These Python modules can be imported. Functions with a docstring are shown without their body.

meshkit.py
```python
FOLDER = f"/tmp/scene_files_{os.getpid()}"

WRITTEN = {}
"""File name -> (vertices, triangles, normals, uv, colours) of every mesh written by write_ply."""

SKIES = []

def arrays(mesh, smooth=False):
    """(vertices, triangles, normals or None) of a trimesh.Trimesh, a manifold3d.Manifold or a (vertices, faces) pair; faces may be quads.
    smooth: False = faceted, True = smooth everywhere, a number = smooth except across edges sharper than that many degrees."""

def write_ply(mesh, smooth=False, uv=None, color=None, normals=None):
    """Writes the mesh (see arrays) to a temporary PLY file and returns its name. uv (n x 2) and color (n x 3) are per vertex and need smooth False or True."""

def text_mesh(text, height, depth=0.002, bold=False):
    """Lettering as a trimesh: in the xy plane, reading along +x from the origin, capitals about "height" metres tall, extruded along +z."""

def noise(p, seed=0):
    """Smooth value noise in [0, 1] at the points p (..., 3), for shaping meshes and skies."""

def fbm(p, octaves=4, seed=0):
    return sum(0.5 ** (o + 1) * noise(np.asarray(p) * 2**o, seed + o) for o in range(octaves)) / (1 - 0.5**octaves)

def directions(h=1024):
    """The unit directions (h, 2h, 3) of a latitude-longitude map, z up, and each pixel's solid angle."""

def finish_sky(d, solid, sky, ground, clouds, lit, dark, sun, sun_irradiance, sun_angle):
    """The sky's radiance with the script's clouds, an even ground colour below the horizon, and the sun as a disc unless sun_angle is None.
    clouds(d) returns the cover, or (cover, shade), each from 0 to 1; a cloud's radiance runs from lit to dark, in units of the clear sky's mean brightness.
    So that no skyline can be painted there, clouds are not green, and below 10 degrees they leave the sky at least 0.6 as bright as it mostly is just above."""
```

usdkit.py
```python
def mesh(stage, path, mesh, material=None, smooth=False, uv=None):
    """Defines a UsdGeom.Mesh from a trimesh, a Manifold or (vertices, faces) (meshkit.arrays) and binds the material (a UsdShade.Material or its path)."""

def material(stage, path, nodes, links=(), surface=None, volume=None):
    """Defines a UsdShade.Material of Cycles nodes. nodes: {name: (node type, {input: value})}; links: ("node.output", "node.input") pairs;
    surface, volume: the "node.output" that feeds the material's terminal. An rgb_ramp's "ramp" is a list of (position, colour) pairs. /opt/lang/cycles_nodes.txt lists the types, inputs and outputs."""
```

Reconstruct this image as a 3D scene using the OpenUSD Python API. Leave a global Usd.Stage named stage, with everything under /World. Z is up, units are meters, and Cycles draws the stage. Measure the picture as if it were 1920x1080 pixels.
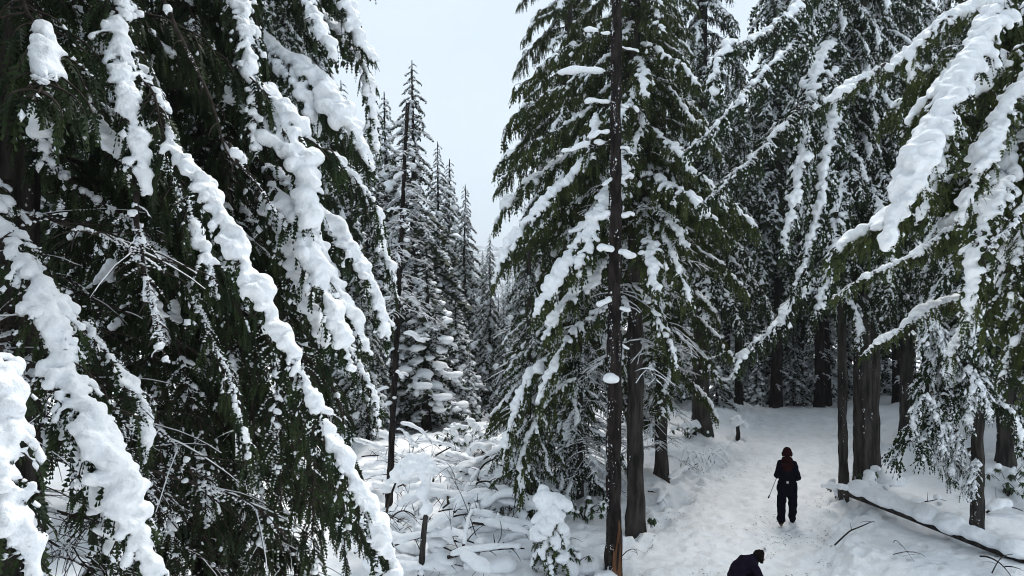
import math, random
import numpy as np, trimesh, usdkit, meshkit, manifold3d
from pxr import Usd, UsdGeom, UsdLux, UsdShade, Sdf, Gf
stage = Usd.Stage.CreateInMemory()
UsdGeom.Xform.Define(stage, '/World'); UsdGeom.Scope.Define(stage, '/World/Looks')
# ---------------------------------------------------------------- camera, sky, soft sun, exposure
CAMZ, F = 5.5, 1400.0                       # eye height over the trail; focal length in pixels of a 1920 wide picture
cam = UsdGeom.Camera.Define(stage, '/World/camera')
cam.CreateHorizontalApertureAttr(36.0); cam.CreateVerticalApertureAttr(20.25)
cam.CreateFocalLengthAttr(36.0 * F / 1920.0); cam.CreateFStopAttr(0.0)
cam.CreateClippingRangeAttr((0.05, 20000.0)); cam.CreateExposureAttr(EXPOSURE := 1.15)
cam.AddTranslateOp().Set((0, 0, CAMZ)); cam.AddRotateXOp().Set(90.0)
SUN_EL, SUN_ROT = math.radians(56), math.radians(24)     # behind the cloud, high over the trail
dome = UsdLux.DomeLight.Define(stage, '/World/sky')
skymat = usdkit.material(stage, '/World/Looks/overcast_sky', {
    'tc': ('texture_coordinate', {}),
    'sky': ('sky_texture', {'sky_type': 'single_scattering', 'sun_disc': False, 'sun_elevation': SUN_EL, 'sun_rotation': SUN_ROT, 'aerosol_density': 1.0}),
    'map': ('mapping', {'scale': (1.0, 1.0, 2.5)}),
    'n': ('noise_texture', {'scale': 1.6, 'detail': 5.0, 'roughness': 0.5}),
    'r': ('rgb_ramp', {'ramp': [(0.3, (3.3, 3.85, 4.35)), (0.7, (3.7, 4.2, 4.6))]}),
    'm': ('mix_color', {'fac': 0.93, 'use_clamp': False}),
    'b': ('background_shader', {'strength': 0.1})},
    [('tc.generated', 'map.vector'), ('map.vector', 'n.vector'), ('n.fac', 'r.fac'), ('sky.color', 'm.a'), ('r.color', 'm.b'), ('m.result', 'b.color')], surface='b.background')
UsdShade.MaterialBindingAPI.Apply(dome.GetPrim()).Bind(skymat)
sun = UsdLux.DistantLight.Define(stage, '/World/sun')
sun.CreateIntensityAttr(0.4); sun.CreateAngleAttr(30.0); sun.CreateColorAttr((1.0, 0.97, 0.93)); sun.CreateNormalizeAttr(True)
sun.AddRotateZOp().Set(-math.degrees(SUN_ROT)); sun.AddRotateXOp().Set(-(90 - math.degrees(SUN_EL)))

# ---------------------------------------------------------------- helpers
R = np.random.default_rng
_used = {}
def numbered(parent, name):
    k = (parent, name); n = _used.get(k, 0); _used[k] = n + 1
    return f'{parent}/{name}' if n == 0 else f'{parent}/{name}_{n:03d}'
def tag(p, label=None, category=None, group=None, kind=None):
    for k, v in (('label', label), ('category', category), ('group', group), ('kind', kind)):
        if v: p.SetCustomDataByKey(k, v)
    return p
def thing(name, label, category, loc=(0, 0, 0), rz=0.0, group=None, scale=None):
    x = UsdGeom.Xform.Define(stage, numbered('/World', name)); x.AddTranslateOp().Set(tuple(float(c) for c in loc))
    if rz: x.AddRotateZOp().Set(math.degrees(rz))
    if scale: x.AddScaleOp().Set((scale,) * 3 if np.ndim(scale) == 0 else tuple(scale))
    return tag(x.GetPrim(), label, category, group)
def xf(name, parent):
    return UsdGeom.Xform.Define(stage, numbered(str(parent.GetPath()), name)).GetPrim()
def part(name, mesh, mat, parent=None, smooth=True, label=None, kind=None):
    if mesh is None or len(mesh[1] if isinstance(mesh, tuple) else mesh.faces) == 0: return None
    path = numbered(str(parent.GetPath()) if parent is not None else '/World', name)
    return tag(usdkit.mesh(stage, path, mesh, M[mat], smooth).GetPrim(), label=label, kind=kind)
PROTO = stage.CreateClassPrim('/World/Prototypes')
def copy_of(proto, name, parent, loc, rz=0.0, scale=1.0, tilt=0.0):
    path = numbered(str(parent.GetPath()) if parent is not None else '/World', name)
    x = UsdGeom.Xform.Define(stage, path); x.AddTranslateOp().Set(tuple(float(c) for c in loc))
    x.AddRotateZOp().Set(math.degrees(rz))
    if tilt: x.AddRotateYOp().Set(math.degrees(tilt))
    x.AddScaleOp().Set((float(scale),) * 3 if np.ndim(scale) == 0 else tuple(float(s) for s in scale))
    p = x.GetPrim(); p.GetReferences().AddInternalReference(proto.GetPath()); p.SetInstanceable(True)
    return p
def P(px, py, d): return np.array([(px - 960) / F * d, d, CAMZ - (py - 540) / F * d])
def unit(v): return v / np.maximum(np.linalg.norm(v, axis=-1, keepdims=True), 1e-9)
def cat(ms):
    ms = [m for m in ms if m is not None and len(m[1])]
    if not ms: return (np.zeros((0, 3)), np.zeros((0, 3), int))
    o = np.cumsum([0] + [len(m[0]) for m in ms])
    return np.vstack([m[0] for m in ms]), np.vstack([np.asarray(m[1]) + a for m, a in zip(ms, o)])
def place(m, loc=(0, 0, 0), rz=0.0, s=1.0):
    c, n = math.cos(rz), math.sin(rz)
    return (m[0] * s) @ np.array([[c, n, 0], [-n, c, 0], [0, 0, 1]]) + np.asarray(loc), m[1]
noise = meshkit.noise

# ---------------------------------------------------------------- materials (base colours only)
def mat(name, lo, hi, scale=8.0, rough=0.8, spec=0.2, bump=0.0, bscale=40.0, stretch=(1, 1, 1), lo_at=0.35, hi_at=0.65, detail=4.0, translucent=0.0):
    n = {'g': ('texture_coordinate', {}), 'mp': ('mapping', {'scale': stretch}), 'n': ('noise_texture', {'scale': scale, 'detail': detail}),
         'r': ('rgb_ramp', {'ramp': [(lo_at, lo), (hi_at, hi)]}), 'p': ('principled_bsdf', {'roughness': rough, 'specular_ior_level': spec})}
    l = [('g.object', 'mp.vector'), ('mp.vector', 'n.vector'), ('n.fac', 'r.fac'), ('r.color', 'p.base_color')]
    if bump:
        n['nb'] = ('noise_texture', {'scale': bscale, 'detail': 4.0}); n['b'] = ('bump', {'strength': 1.0, 'distance': bump})
        l += [('mp.vector', 'nb.vector'), ('nb.fac', 'b.height'), ('b.normal', 'p.normal')]
    out = 'p.BSDF'
    if translucent:
        n['t'] = ('translucent_bsdf', {}); n['mx'] = ('mix_closure', {'fac': translucent})
        l += [('r.color', 't.color'), ('p.BSDF', 'mx.closure1'), ('t.BSDF', 'mx.closure2')]; out = 'mx.closure'
    return usdkit.material(stage, f'/World/Looks/{name}', n, l, surface=out)
M = {
 'snow': mat('fresh_snow', (0.84, 0.87, 0.905), (0.89, 0.91, 0.93), 6, 0.65, 0.25, 0.016, 26),
 'ground_snow': mat('ground_snow', (0.87, 0.89, 0.915), (0.92, 0.93, 0.94), 1.5, 0.65, 0.25, 0.03, 12),
 'trail_snow': mat('trodden_snow', (0.74, 0.755, 0.77), (0.89, 0.905, 0.92), 3.0, 0.6, 0.25, 0.03, 16, lo_at=0.25, hi_at=0.55),
 'hemlock': mat('hemlock_needles', (0.010, 0.020, 0.009), (0.034, 0.052, 0.017), 5, 0.6, 0.2, translucent=0.2),
 'cedar': mat('cedar_needles', (0.020, 0.034, 0.011), (0.074, 0.092, 0.027), 4, 0.6, 0.2, translucent=0.2),
 'fir': mat('fir_needles', (0.013, 0.022, 0.012), (0.040, 0.052, 0.022), 3, 0.6, 0.2, translucent=0.15),
 'twig': mat('twig_bark', (0.018, 0.014, 0.012), (0.050, 0.040, 0.034), 20, 0.9, 0.1),
 'bark': mat('trunk_bark', (0.015, 0.0128, 0.0118), (0.064, 0.056, 0.051), 9, 0.9, 0.1, 0.07, 18, stretch=(1, 1, 0.16)),
 'bark_dark': mat('dark_trunk_bark', (0.008, 0.006, 0.006), (0.034, 0.027, 0.024), 9, 0.9, 0.1, 0.07, 20, stretch=(1, 1, 0.3)),
 'raw_wood': mat('bare_orange_wood', (0.060, 0.026, 0.012), (0.17, 0.085, 0.045), 12, 0.85, 0.1, 0.01, 22, stretch=(1, 1, 0.12)),
 'rhodo': mat('rhododendron_leaf', (0.018, 0.034, 0.012), (0.05, 0.085, 0.03), 6, 0.4, 0.4),
 'litter': mat('needle_litter', (0.03, 0.028, 0.012), (0.08, 0.07, 0.03), 10, 0.9, 0.1),
 'navy': mat('navy_cloth', (0.0028, 0.0028, 0.006), (0.006, 0.0055, 0.011), 30, 0.95, 0.0, 0.004, 60),
 'plum': mat('plum_cloth', (0.006, 0.004, 0.010), (0.011, 0.008, 0.018), 14, 0.9, 0.03, 0.012, 16),
 'black_cloth': mat('black_cloth', (0.004, 0.004, 0.005), (0.008, 0.008, 0.01), 30, 0.95, 0.0, 0.004, 60),
 'red_knit': mat('dark_red_knit', (0.012, 0.0025, 0.003), (0.024, 0.0045, 0.005), 60, 0.95, 0.05, 0.004, 120),
 'skin': mat('skin', (0.35, 0.21, 0.15), (0.42, 0.26, 0.19), 12, 0.6, 0.3),
 'hair': mat('dark_hair', (0.005, 0.0035, 0.003), (0.010, 0.007, 0.005), 60, 0.9, 0.05, 0.01, 80, stretch=(1, 1, 0.2)),
 'sole': mat('tan_boot_sole', (0.09, 0.055, 0.03), (0.14, 0.09, 0.05), 20, 0.8, 0.2),
 'metal': mat('grey_pole_metal', (0.12, 0.12, 0.13), (0.2, 0.2, 0.21), 20, 0.4, 0.5),
 'white_patch': mat('pale_badge', (0.5, 0.5, 0.52), (0.6, 0.6, 0.62), 20, 0.6, 0.3),
 'far_forest': mat('mountain_forest', (0.045, 0.055, 0.055), (0.62, 0.65, 0.68), 0.045, 0.9, 0.1, detail=8, lo_at=0.42, hi_at=0.66),
}

# ---------------------------------------------------------------- mesh makers
def tubes(pts, radii, sides=4):
    """pts (B, n, 3), radii (B, n) -> one mesh of B tapering tubes."""
    pts = np.asarray(pts, float); radii = np.asarray(radii, float)
    if pts.ndim == 2: pts, radii = pts[None], radii[None]
    B, n, _ = pts.shape
    t = unit(np.gradient(pts, axis=1))
    ref = np.where(np.abs(t[..., 2:3]) < 0.9, [0, 0, 1.0], [1.0, 0, 0]); ref = np.broadcast_to(ref[:, :1], t.shape)
    a = unit(np.cross(t, ref)); b = np.cross(t, a)
    ang = np.arange(sides) * 2 * np.pi / sides
    v = pts[:, :, None] + radii[:, :, None, None] * (np.cos(ang)[:, None] * a[:, :, None] + np.sin(ang)[:, None] * b[:, :, None])
    i, j = np.meshgrid(np.arange(n - 1), np.arange(sides), indexing='ij'); j2 = (j + 1) % sides
    q = np.stack([i * sides + j, i * sides + j2, (i + 1) * sides + j2, (i + 1) * sides + j], -1).reshape(-1, 4)
    tri = np.vstack([q[:, [0, 1, 2]], q[:, [0, 2, 3]]])
    cap = np.array([[(n - 1) * sides, (n - 1) * sides + k, (n - 1) * sides + k + 1] for k in range(1, sides - 1)] + [[0, k + 1, k] for k in range(1, sides - 1)]).reshape(-1, 3)
    tri = np.vstack([tri, cap])
    f = (tri[None] + (np.arange(B) * n * sides)[:, None, None]).reshape(-1, 3)
    return v.reshape(-1, 3), f
_E = [(0, 1), (2, 3), (4, 5), (6, 7), (0, 2), (1, 3), (4, 6), (5, 7), (0, 4), (1, 5), (2, 6), (3, 7)]
_C = np.array([(0, 0, 0), (0, 0, 1), (0, 1, 0), (0, 1, 1), (1, 0, 0), (1, 0, 1), (1, 1, 0), (1, 1, 1)])
def surface_nets(V, iso, origin, res):
    ins = V > iso
    cnt = sum(ins[c[0]:V.shape[0] - 1 + c[0], c[1]:V.shape[1] - 1 + c[1], c[2]:V.shape[2] - 1 + c[2]].astype(np.int8) for c in _C)
    cells = np.argwhere((cnt > 0) & (cnt < 8))
    if not len(cells): return None
    idx = np.full(cnt.shape, -1, np.int32); idx[tuple(cells.T)] = np.arange(len(cells))
    val = np.stack([V[tuple((cells + c).T)] for c in _C], 1) - iso
    s, w = np.zeros((len(cells), 3)), np.zeros(len(cells))
    for a, b in _E:
        va, vb = val[:, a], val[:, b]; m = (va > 0) != (vb > 0)
        t = np.where(m, va / np.where(m, va - vb, 1), 0)
        s += m[:, None] * (_C[a] + t[:, None] * (_C[b] - _C[a])); w += m
    v = (cells + s / w[:, None]) * res + origin
    faces = []
    for ax in range(3):
        o1, o2 = [(1, 2), (2, 0), (0, 1)][ax]
        sl0 = [slice(None)] * 3; sl1 = [slice(None)] * 3; sl0[ax] = slice(0, -1); sl1[ax] = slice(1, None)
        A, Bv = ins[tuple(sl0)], ins[tuple(sl1)]
        e = np.argwhere(A != Bv); e = e[(e[:, o1] > 0) & (e[:, o2] > 0) & (e[:, o1] < V.shape[o1] - 1) & (e[:, o2] < V.shape[o2] - 1)]
        if not len(e): continue
        d1 = np.eye(3, dtype=int)[o1]; d2 = np.eye(3, dtype=int)[o2]
        q = np.stack([idx[tuple((e - d1 - d2).T)], idx[tuple((e - d2).T)], idx[tuple(e.T)], idx[tuple((e - d1).T)]], 1)
        fl = ~A[tuple(e.T)]; q[fl] = q[fl][:, ::-1]
        faces.append(q)
    q = np.vstack(faces)
    return v, np.vstack([q[:, [0, 1, 2]], q[:, [0, 2, 3]]])
def vnormals(v, f):
    n = np.zeros_like(v); fn = np.cross(v[f[:, 1]] - v[f[:, 0]], v[f[:, 2]] - v[f[:, 0]])
    for k in range(3): np.add.at(n, f[:, k], fn)
    return unit(n)
def snow_mass(c, r, res=0.02, amp=0.5, squash=0.85, seed=0):
    """Settled snow: blobs run together into one lumpy surface, with clumps pushed out of it."""
    c = np.asarray(c, float) / [1, 1, squash]; r = np.asarray(r, float)
    keep = r > res * 0.75; c, r = c[keep], r[keep]
    if len(c) == 0: return None
    lo = (c - 1.7 * r[:, None]).min(0) - 2 * res; hi = (c + 1.7 * r[:, None]).max(0) + 2 * res
    n = np.ceil((hi - lo) / res).astype(int) + 1
    V = np.zeros(n, np.float32)
    for p, q in zip(c, r):
        R2 = 1.6 * q; a = np.maximum(np.floor((p - R2 - lo) / res).astype(int), 0); b = np.ceil((p + R2 - lo) / res).astype(int) + 1
        g = [(np.arange(a[k], b[k]) * res + lo[k] - p[k]) ** 2 for k in range(3)]
        W = V[a[0]:b[0], a[1]:b[1], a[2]:b[2]]
        d = 1 - (g[0][:W.shape[0], None, None] + g[1][None, :W.shape[1], None] + g[2][None, None, :W.shape[2]]) / R2 ** 2
        np.maximum(d, 0, out=d); W += (d * d).astype(np.float32)
    m = surface_nets(V, 0.371, lo, res)
    if m is None: return None
    v, f = m; v = v * [1, 1, squash]
    nn = vnormals(v, f)
    k = max(res, 0.012)
    v = v + nn * amp * ((noise(v / (k * 3.2), seed) - 0.5) * k * 1.7 + (noise(v / (k * 7.5), seed + 5) - 0.5) * k * 2.2)[:, None]
    return v, f
_ico = trimesh.creation.icosphere(0); _icov, _icof = np.array(_ico.vertices), np.array(_ico.faces)
_octv = np.array([(1, 0, 0), (0, 1, 0), (-1, 0, 0), (0, -1, 0), (0, 0, 1), (0, 0, -1.0)]); _octf = np.array([(0, 1, 4), (1, 2, 4), (2, 3, 4), (3, 0, 4), (1, 0, 5), (2, 1, 5), (3, 2, 5), (0, 3, 5)])
_tetv = np.array([(0.95, 0, -0.35), (-0.5, 0.85, -0.35), (-0.5, -0.85, -0.35), (0, 0, 0.9)]); _tetf = np.array([(0, 1, 3), (1, 2, 3), (2, 0, 3), (0, 2, 1)])
def lumps(c, r, rng, flat=0.75, low=False, along=None):
    """Many small separate clots of snow."""
    bv, bf = (_tetv, _tetf) if low == 2 else (_octv, _octf)
    N, K = len(c), len(bv)
    if N == 0: return None
    jit = rng.uniform(0.7, 1.3, (N, K, 1)); st = np.stack([rng.uniform(0.7, 1.5, N), rng.uniform(0.7, 1.5, N), np.full(N, flat)], 1)
    ang = rng.uniform(0, 6.28, N); cs, sn = np.cos(ang), np.sin(ang)
    v = bv[None] * jit * st[:, None] * np.asarray(r)[:, None, None]
    v = np.stack([v[..., 0] * cs[:, None] - v[..., 1] * sn[:, None], v[..., 0] * sn[:, None] + v[..., 1] * cs[:, None], v[..., 2]], -1)
    if along is not None: v = v + along[:, None] * (v * along[:, None]).sum(-1, keepdims=True) * 1.4
    v = v + np.asarray(c)[:, None]
    return v.reshape(-1, 3), (bf[None] + (np.arange(N) * K)[:, None, None]).reshape(-1, 3)
def spray_shape(K):
    """A feathery evergreen spray: a mid rib with K leaflets on either side, flat, along +x, length 1."""
    v, f = [], []
    u = np.linspace(0, 1, K + 1)
    for k in range(K + 1): v.append((u[k], 0, 0))
    for s in (-1, 1):
        for k in range(K):
            h = 0.30 * (1 - u[k]) ** 0.7 * (0.75 + 0.5 * ((k * 7 + s * 3) % 5) / 4) + 0.03
            v.append((u[k] + 0.22 * (1 - 0.4 * u[k]), s * h, -0.04)); f.append((k, k + 1, len(v) - 1) if s > 0 else (k + 1, k, len(v) - 1))
    return np.array(v), np.array(f)
SPRAY = {k: spray_shape(k) for k in (2, 3, 4, 5, 6, 8)}
def sprays(p, d, ln, rng, K=5, wide=1.0):
    """p (N,3) bases, d (N,3) unit directions, ln (N) lengths."""
    sv, sf = SPRAY[K]; N = len(p)
    if N == 0: return None
    side = unit(np.cross(d, [0, 0, 1.0]) + rng.normal(0, 0.45, (N, 3))); side = unit(side - d * (side * d).sum(-1, keepdims=True))
    up = np.cross(side, d)
    droop = rng.uniform(0.05, 0.3, N)
    w = wide * rng.uniform(0.75, 1.25, N)
    v = p[:, None] + ln[:, None, None] * (sv[None, :, :1] * d[:, None] + (w[:, None] * sv[None, :, 1])[..., None] * side[:, None] + sv[None, :, 2:] * up[:, None])
    v[..., 2] -= (ln * droop)[:, None] * sv[None, :, 0] ** 2
    return v.reshape(-1, 3), (sf[None] + (np.arange(N) * len(sv))[:, None, None]).reshape(-1, 3)
def polyline(pts, step):
    """Smooth curve through pts (N, k), resampled evenly by arc length of the first three columns."""
    from scipy.interpolate import CubicSpline, PchipInterpolator
    pts = np.asarray(pts, float); s = np.r_[0, np.cumsum(np.linalg.norm(np.diff(pts[:, :3], axis=0), axis=1))]
    n = max(int(s[-1] / step) + 1, 4)
    return PchipInterpolator(s, pts, axis=0)(np.linspace(0, s[-1], n))

def wiggle(ax, rng, amp=0.035):
    """Small irregular bends, so that no limb is a straight line."""
    s = np.r_[0, np.cumsum(np.linalg.norm(np.diff(ax, axis=0), axis=1))]; q = rng.uniform(0, 99)
    o = np.stack([noise(np.stack([s / 0.42, s * 0 + q, s * 0 + 3 * k], 1), k) + 0.5 * noise(np.stack([s / 0.17, s * 0 + q, s * 0 + 3 * k], 1), k + 5) - 0.75 for k in range(3)], 1)
    return ax + o * amp * 2 * np.minimum(s / 0.3, 1)[:, None]
# ---------------------------------------------------------------- boughs
def bough_axis(L, a0, a1, rng, step=0.05, wig=0.05):
    n = max(int(L / step), 6); t = np.linspace(0, 1, n)
    a = np.radians(a0 + (a1 - a0) * t ** 0.8) ; ds = L / (n - 1)
    x = np.cumsum(np.cos(a)) * ds; z = np.cumsum(np.sin(a)) * ds
    y = (noise(np.stack([t * 2.5, t * 0, t * 0 + rng.uniform(0, 99)], -1)) - 0.5) * 2 * wig * L * t
    return np.stack([x - x[0], y, z - z[0]], 1)
def make_bough(axis, width, rng, snow_r=0.06, snow_on=0.6, spray=0.14, dens=1.0, res=0.02, K=5, side_gap=0.06, thick=0.018, dust=0.35,
               snow_from=0.12, curtain=0.75, bare=False, spread=1.0, dust_r=0.014, leaf_wide=1.0, sag=0.75, tip=0.0, low=False, spray_gap=0.045, rough=0.8, ragged=0.16):
    """One drooping bough along axis (n,3): branch wood, needles hanging from side branchlets, snow lying on it all."""
    n = len(axis); seg = np.linalg.norm(np.diff(axis, axis=0), axis=1); s = np.r_[0, np.cumsum(seg)]; L = s[-1]; t = s / L
    T = unit(np.gradient(axis, axis=0))
    h = axis[-1] - axis[0]; h = h * [1, 1, 0]; h = h / max(np.linalg.norm(h), 1e-6)
    if np.linalg.norm((axis[-1] - axis[0])[:2]) < 0.05: h = np.array([math.cos(7 * L), math.sin(7 * L), 0])
    Th = unit(T * [1, 1, 0] + h * 0.35)
    S = np.stack([-Th[:, 1], Th[:, 0], np.zeros(n)], 1); U = unit(np.cross(T, S)); U = np.where(U[:, 2:] < 0, -U, U)
    wood = [tubes(axis, thick * (1 - 0.85 * t) + 0.003, 5 if not low else 3)]
    # side branchlets
    at = np.arange(max(0.08 * L, 0.05), L * 0.99, side_gap / dens); B = len(at); at = at + rng.uniform(-0.5, 0.5, B) * side_gap
    tb = np.clip(at / L, 0, 1); I = lambda A: np.stack([np.interp(at, s, A[:, k]) for k in range(3)], 1)
    base, Tb, Sb = I(axis), unit(I(T)), unit(I(S))
    sg = np.where(np.arange(B) % 2 == 0, 1.0, -1.0)[:, None]
    prof = np.clip((tb + 0.12) ** 0.5 * (1.02 - tb) ** 0.55 * 1.35, 0.12, 1) * rng.uniform(0.55, 1.2, B)
    bl = width * prof
    d0 = unit(Tb * rng.uniform(0.35, 0.9, (B, 1)) + Sb * sg * rng.uniform(0.5, 1.0, (B, 1)) + rng.normal(0, 0.12, (B, 3)))
    nb = 6 if not low else 4 if low != 2 else 3; k = np.linspace(0, 1, nb)
    w = (k ** 1.2)[None, :, None] * (sag * rng.uniform(0.75, 1.15, (B, 1, 1)))
    dk = unit(d0[:, None] * (1 - w) + np.array([0, 0, -1.0]) * w)
    pts = base[:, None] + np.concatenate([np.zeros((B, 1, 3)), np.cumsum(dk[:, :-1] * (bl / (nb - 1))[:, None, None], 1)], 1)
    if low != 2 or bare: wood.append(tubes(pts, (thick * 0.32 * (1 - 0.7 * k))[None] * np.ones((B, 1)) + 0.0018, 3))
    # needle sprays hanging off the branchlets
    fol = None
    if not bare:
        m = np.maximum((bl / (spray_gap / dens)).astype(int), 2); who = np.repeat(np.arange(B), m); N = len(who)
        u = np.clip(rng.uniform(0.1, 1.0, N) ** 0.8, 0, 0.999) * (nb - 1); i0 = u.astype(int); fr = (u - i0)[:, None]
        p = pts[who, i0] * (1 - fr) + pts[who, np.minimum(i0 + 1, nb - 1)] * fr
        dd = dk[who, i0]; lat = np.cross(dd, [0, 0, 1.0]) * np.where(rng.random(N) < 0.5, 1, -1)[:, None]
        dd = unit(dd * 0.7 + lat * rng.uniform(0.2, 0.9, (N, 1)) + np.array([0, 0, -1.0]) * rng.uniform(curtain * 0.5, curtain * 1.5, (N, 1)) + rng.normal(0, 0.15, (N, 3)))
        ln = spray * rng.uniform(0.5, 1.35, N)
        # and off the branch itself
        Na = int(L / (0.02 if low != 2 else 0.07) * dens * 0.8); ia = rng.uniform(0.05, 1, Na) * (n - 1); j = np.minimum(ia.astype(int), n - 2); fa = (ia - j)[:, None]
        pa = axis[j] * (1 - fa) + axis[j + 1] * fa
        da = unit(T[j] * 0.6 + S[j] * rng.normal(0, 0.7, (Na, 1)) + np.array([0, 0, -1.0]) * rng.uniform(0.3, 1.2, (Na, 1)))
        P0, D0, L0 = np.vstack([p, pa]), np.vstack([dd, da]), np.r_[ln, spray * rng.uniform(0.5, 1.3, Na)]
        fol = sprays(P0, D0, L0, rng, K, leaf_wide)
    # snow: along the branch, along the branchlets, and clots on the sprays
    c, r = [], []
    sd = rng.integers(1, 9999)
    ss = np.arange(snow_from * L, L * (1 - tip), max(snow_r * 0.45, res * 0.8)); 
    if len(ss):
        ax = np.stack([np.interp(ss, s, axis[:, q]) for q in range(3)], 1); Uv = np.stack([np.interp(ss, s, U[:, q]) for q in range(3)], 1); Sv = np.stack([np.interp(ss, s, S[:, q]) for q in range(3)], 1)
        lump = noise(np.stack([ss / (snow_r * 3.4), ss * 0, ss * 0], 1), sd); gap = noise(np.stack([ss / (snow_r * 7.0 + 0.1), ss * 0 + 3, ss * 0], 1), sd + 1)
        tt = ss / L; env = np.clip((tt - snow_from) / 0.12, 0.25, 1) * np.clip((1.05 - tt) / 0.22, 0.35, 1)
        rr = snow_r * env * (0.5 + 0.85 * lump) * np.where(gap > 1 - snow_on, 1, 0.0)
        for q in range(8):          # lumps of every size heaped across the branch, hanging over at its sides
            off = rng.uniform(-1.15, 1.15, len(ss)) * spread; rq = rr * rng.uniform(0.24, 0.62, len(ss)) * (noise(np.stack([ss / max(snow_r * 1.5, 0.05), off * 1.7 / spread, ss * 0 + 0.5], 1), sd + 11) > 0.30 + ragged * np.abs(off / spread))
            c.append(ax + Uv * (rr * (0.55 * np.maximum(1 - off ** 2, 0)))[:, None] + Sv * (rr * off)[:, None] - np.array([0, 0, 0.30]) * (rr * np.abs(off) ** 1.5)[:, None] + T[0] * 0 + rng.normal(0, 0.15, (len(ss), 3)) * rr[:, None]); r.append(rq)
    cl = noise(np.stack([at / (0.25 + snow_r), sg[:, 0] * 5, at * 0], 1), sd + 2) + rng.normal(0, 0.12, B)
    on = cl > 1 - snow_on * 0.95
    kk = np.linspace(0.0, 1, 11); q = pts[on][:, np.minimum((kk * (nb - 1)).astype(int), nb - 1)]; q2 = pts[on][:, np.minimum((kk * (nb - 1)).astype(int) + 1, nb - 1)]; fr = ((kk * (nb - 1)) % 1)[None, :, None]
    q = q * (1 - fr) + q2 * fr; reach = rng.uniform(0.35, 1.0, (on.sum(), 1))
    rb = np.clip(snow_r * 0.42, 0.014, 0.05) * (1.05 - 0.55 * kk)[None] * rng.uniform(0.5, 1.35, q.shape[:2]) * (kk[None] < reach)
    q = q + np.array([0, 0, 0.5]) * rb[..., None]
    c.append(q.reshape(-1, 3)); r.append(rb.ravel())
    c, r = np.vstack(c), np.concatenate(r)
    body = snow_mass(c, r, res, amp=rough, seed=int(sd))
    small = (r > 0.003) & (r <= res * 0.75)
    bits = [body, lumps(c[small], r[small], rng, low=low)]
    if not bare and dust > 0:
        pick = rng.random(len(P0)) < dust * 2.4 * np.clip(noise(P0 / 0.16, sd + 7) * 2.6 - 0.95, 0, 1); e = rng.uniform(0.05, 0.6, pick.sum())[:, None]
        bits.append(lumps(P0[pick] + D0[pick] * (L0[pick][:, None] * e) + [0, 0, 0.006], dust_r * np.exp(rng.normal(-0.15, 0.5, pick.sum())), rng, low=low, along=D0[pick]))
    elif bare and dust > 0:     # a thin line of snow along every twig
        ln = rng.random(B) < dust * 1.3; q = pts[ln] + [0, 0, dust_r * 0.8]
        rad = dust_r * rng.uniform(0.35, 1.3, q.shape[:2]) * (1 - 0.5 * k)[None]
        q = q + np.random.default_rng(int(sd)).normal(0, dust_r * 0.35, q.shape)
        if len(q): bits.append(tubes(q, rad, 3))
    snow = cat(bits)
    return {'branch': cat(wood), 'needles': fol, 'snow': snow}
def put_bough(tree, b, leaf='hemlock', name='bough', label=None):
    x = xf(name, tree); part('branch', b['branch'], 'twig', x); 
    part('needles', b['needles'], leaf, x, smooth=False, kind='stuff') if b['needles'] is not None else None
    part('snow', b['snow'], 'snow', x, kind='stuff')
    return tag(x, label=label)
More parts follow.
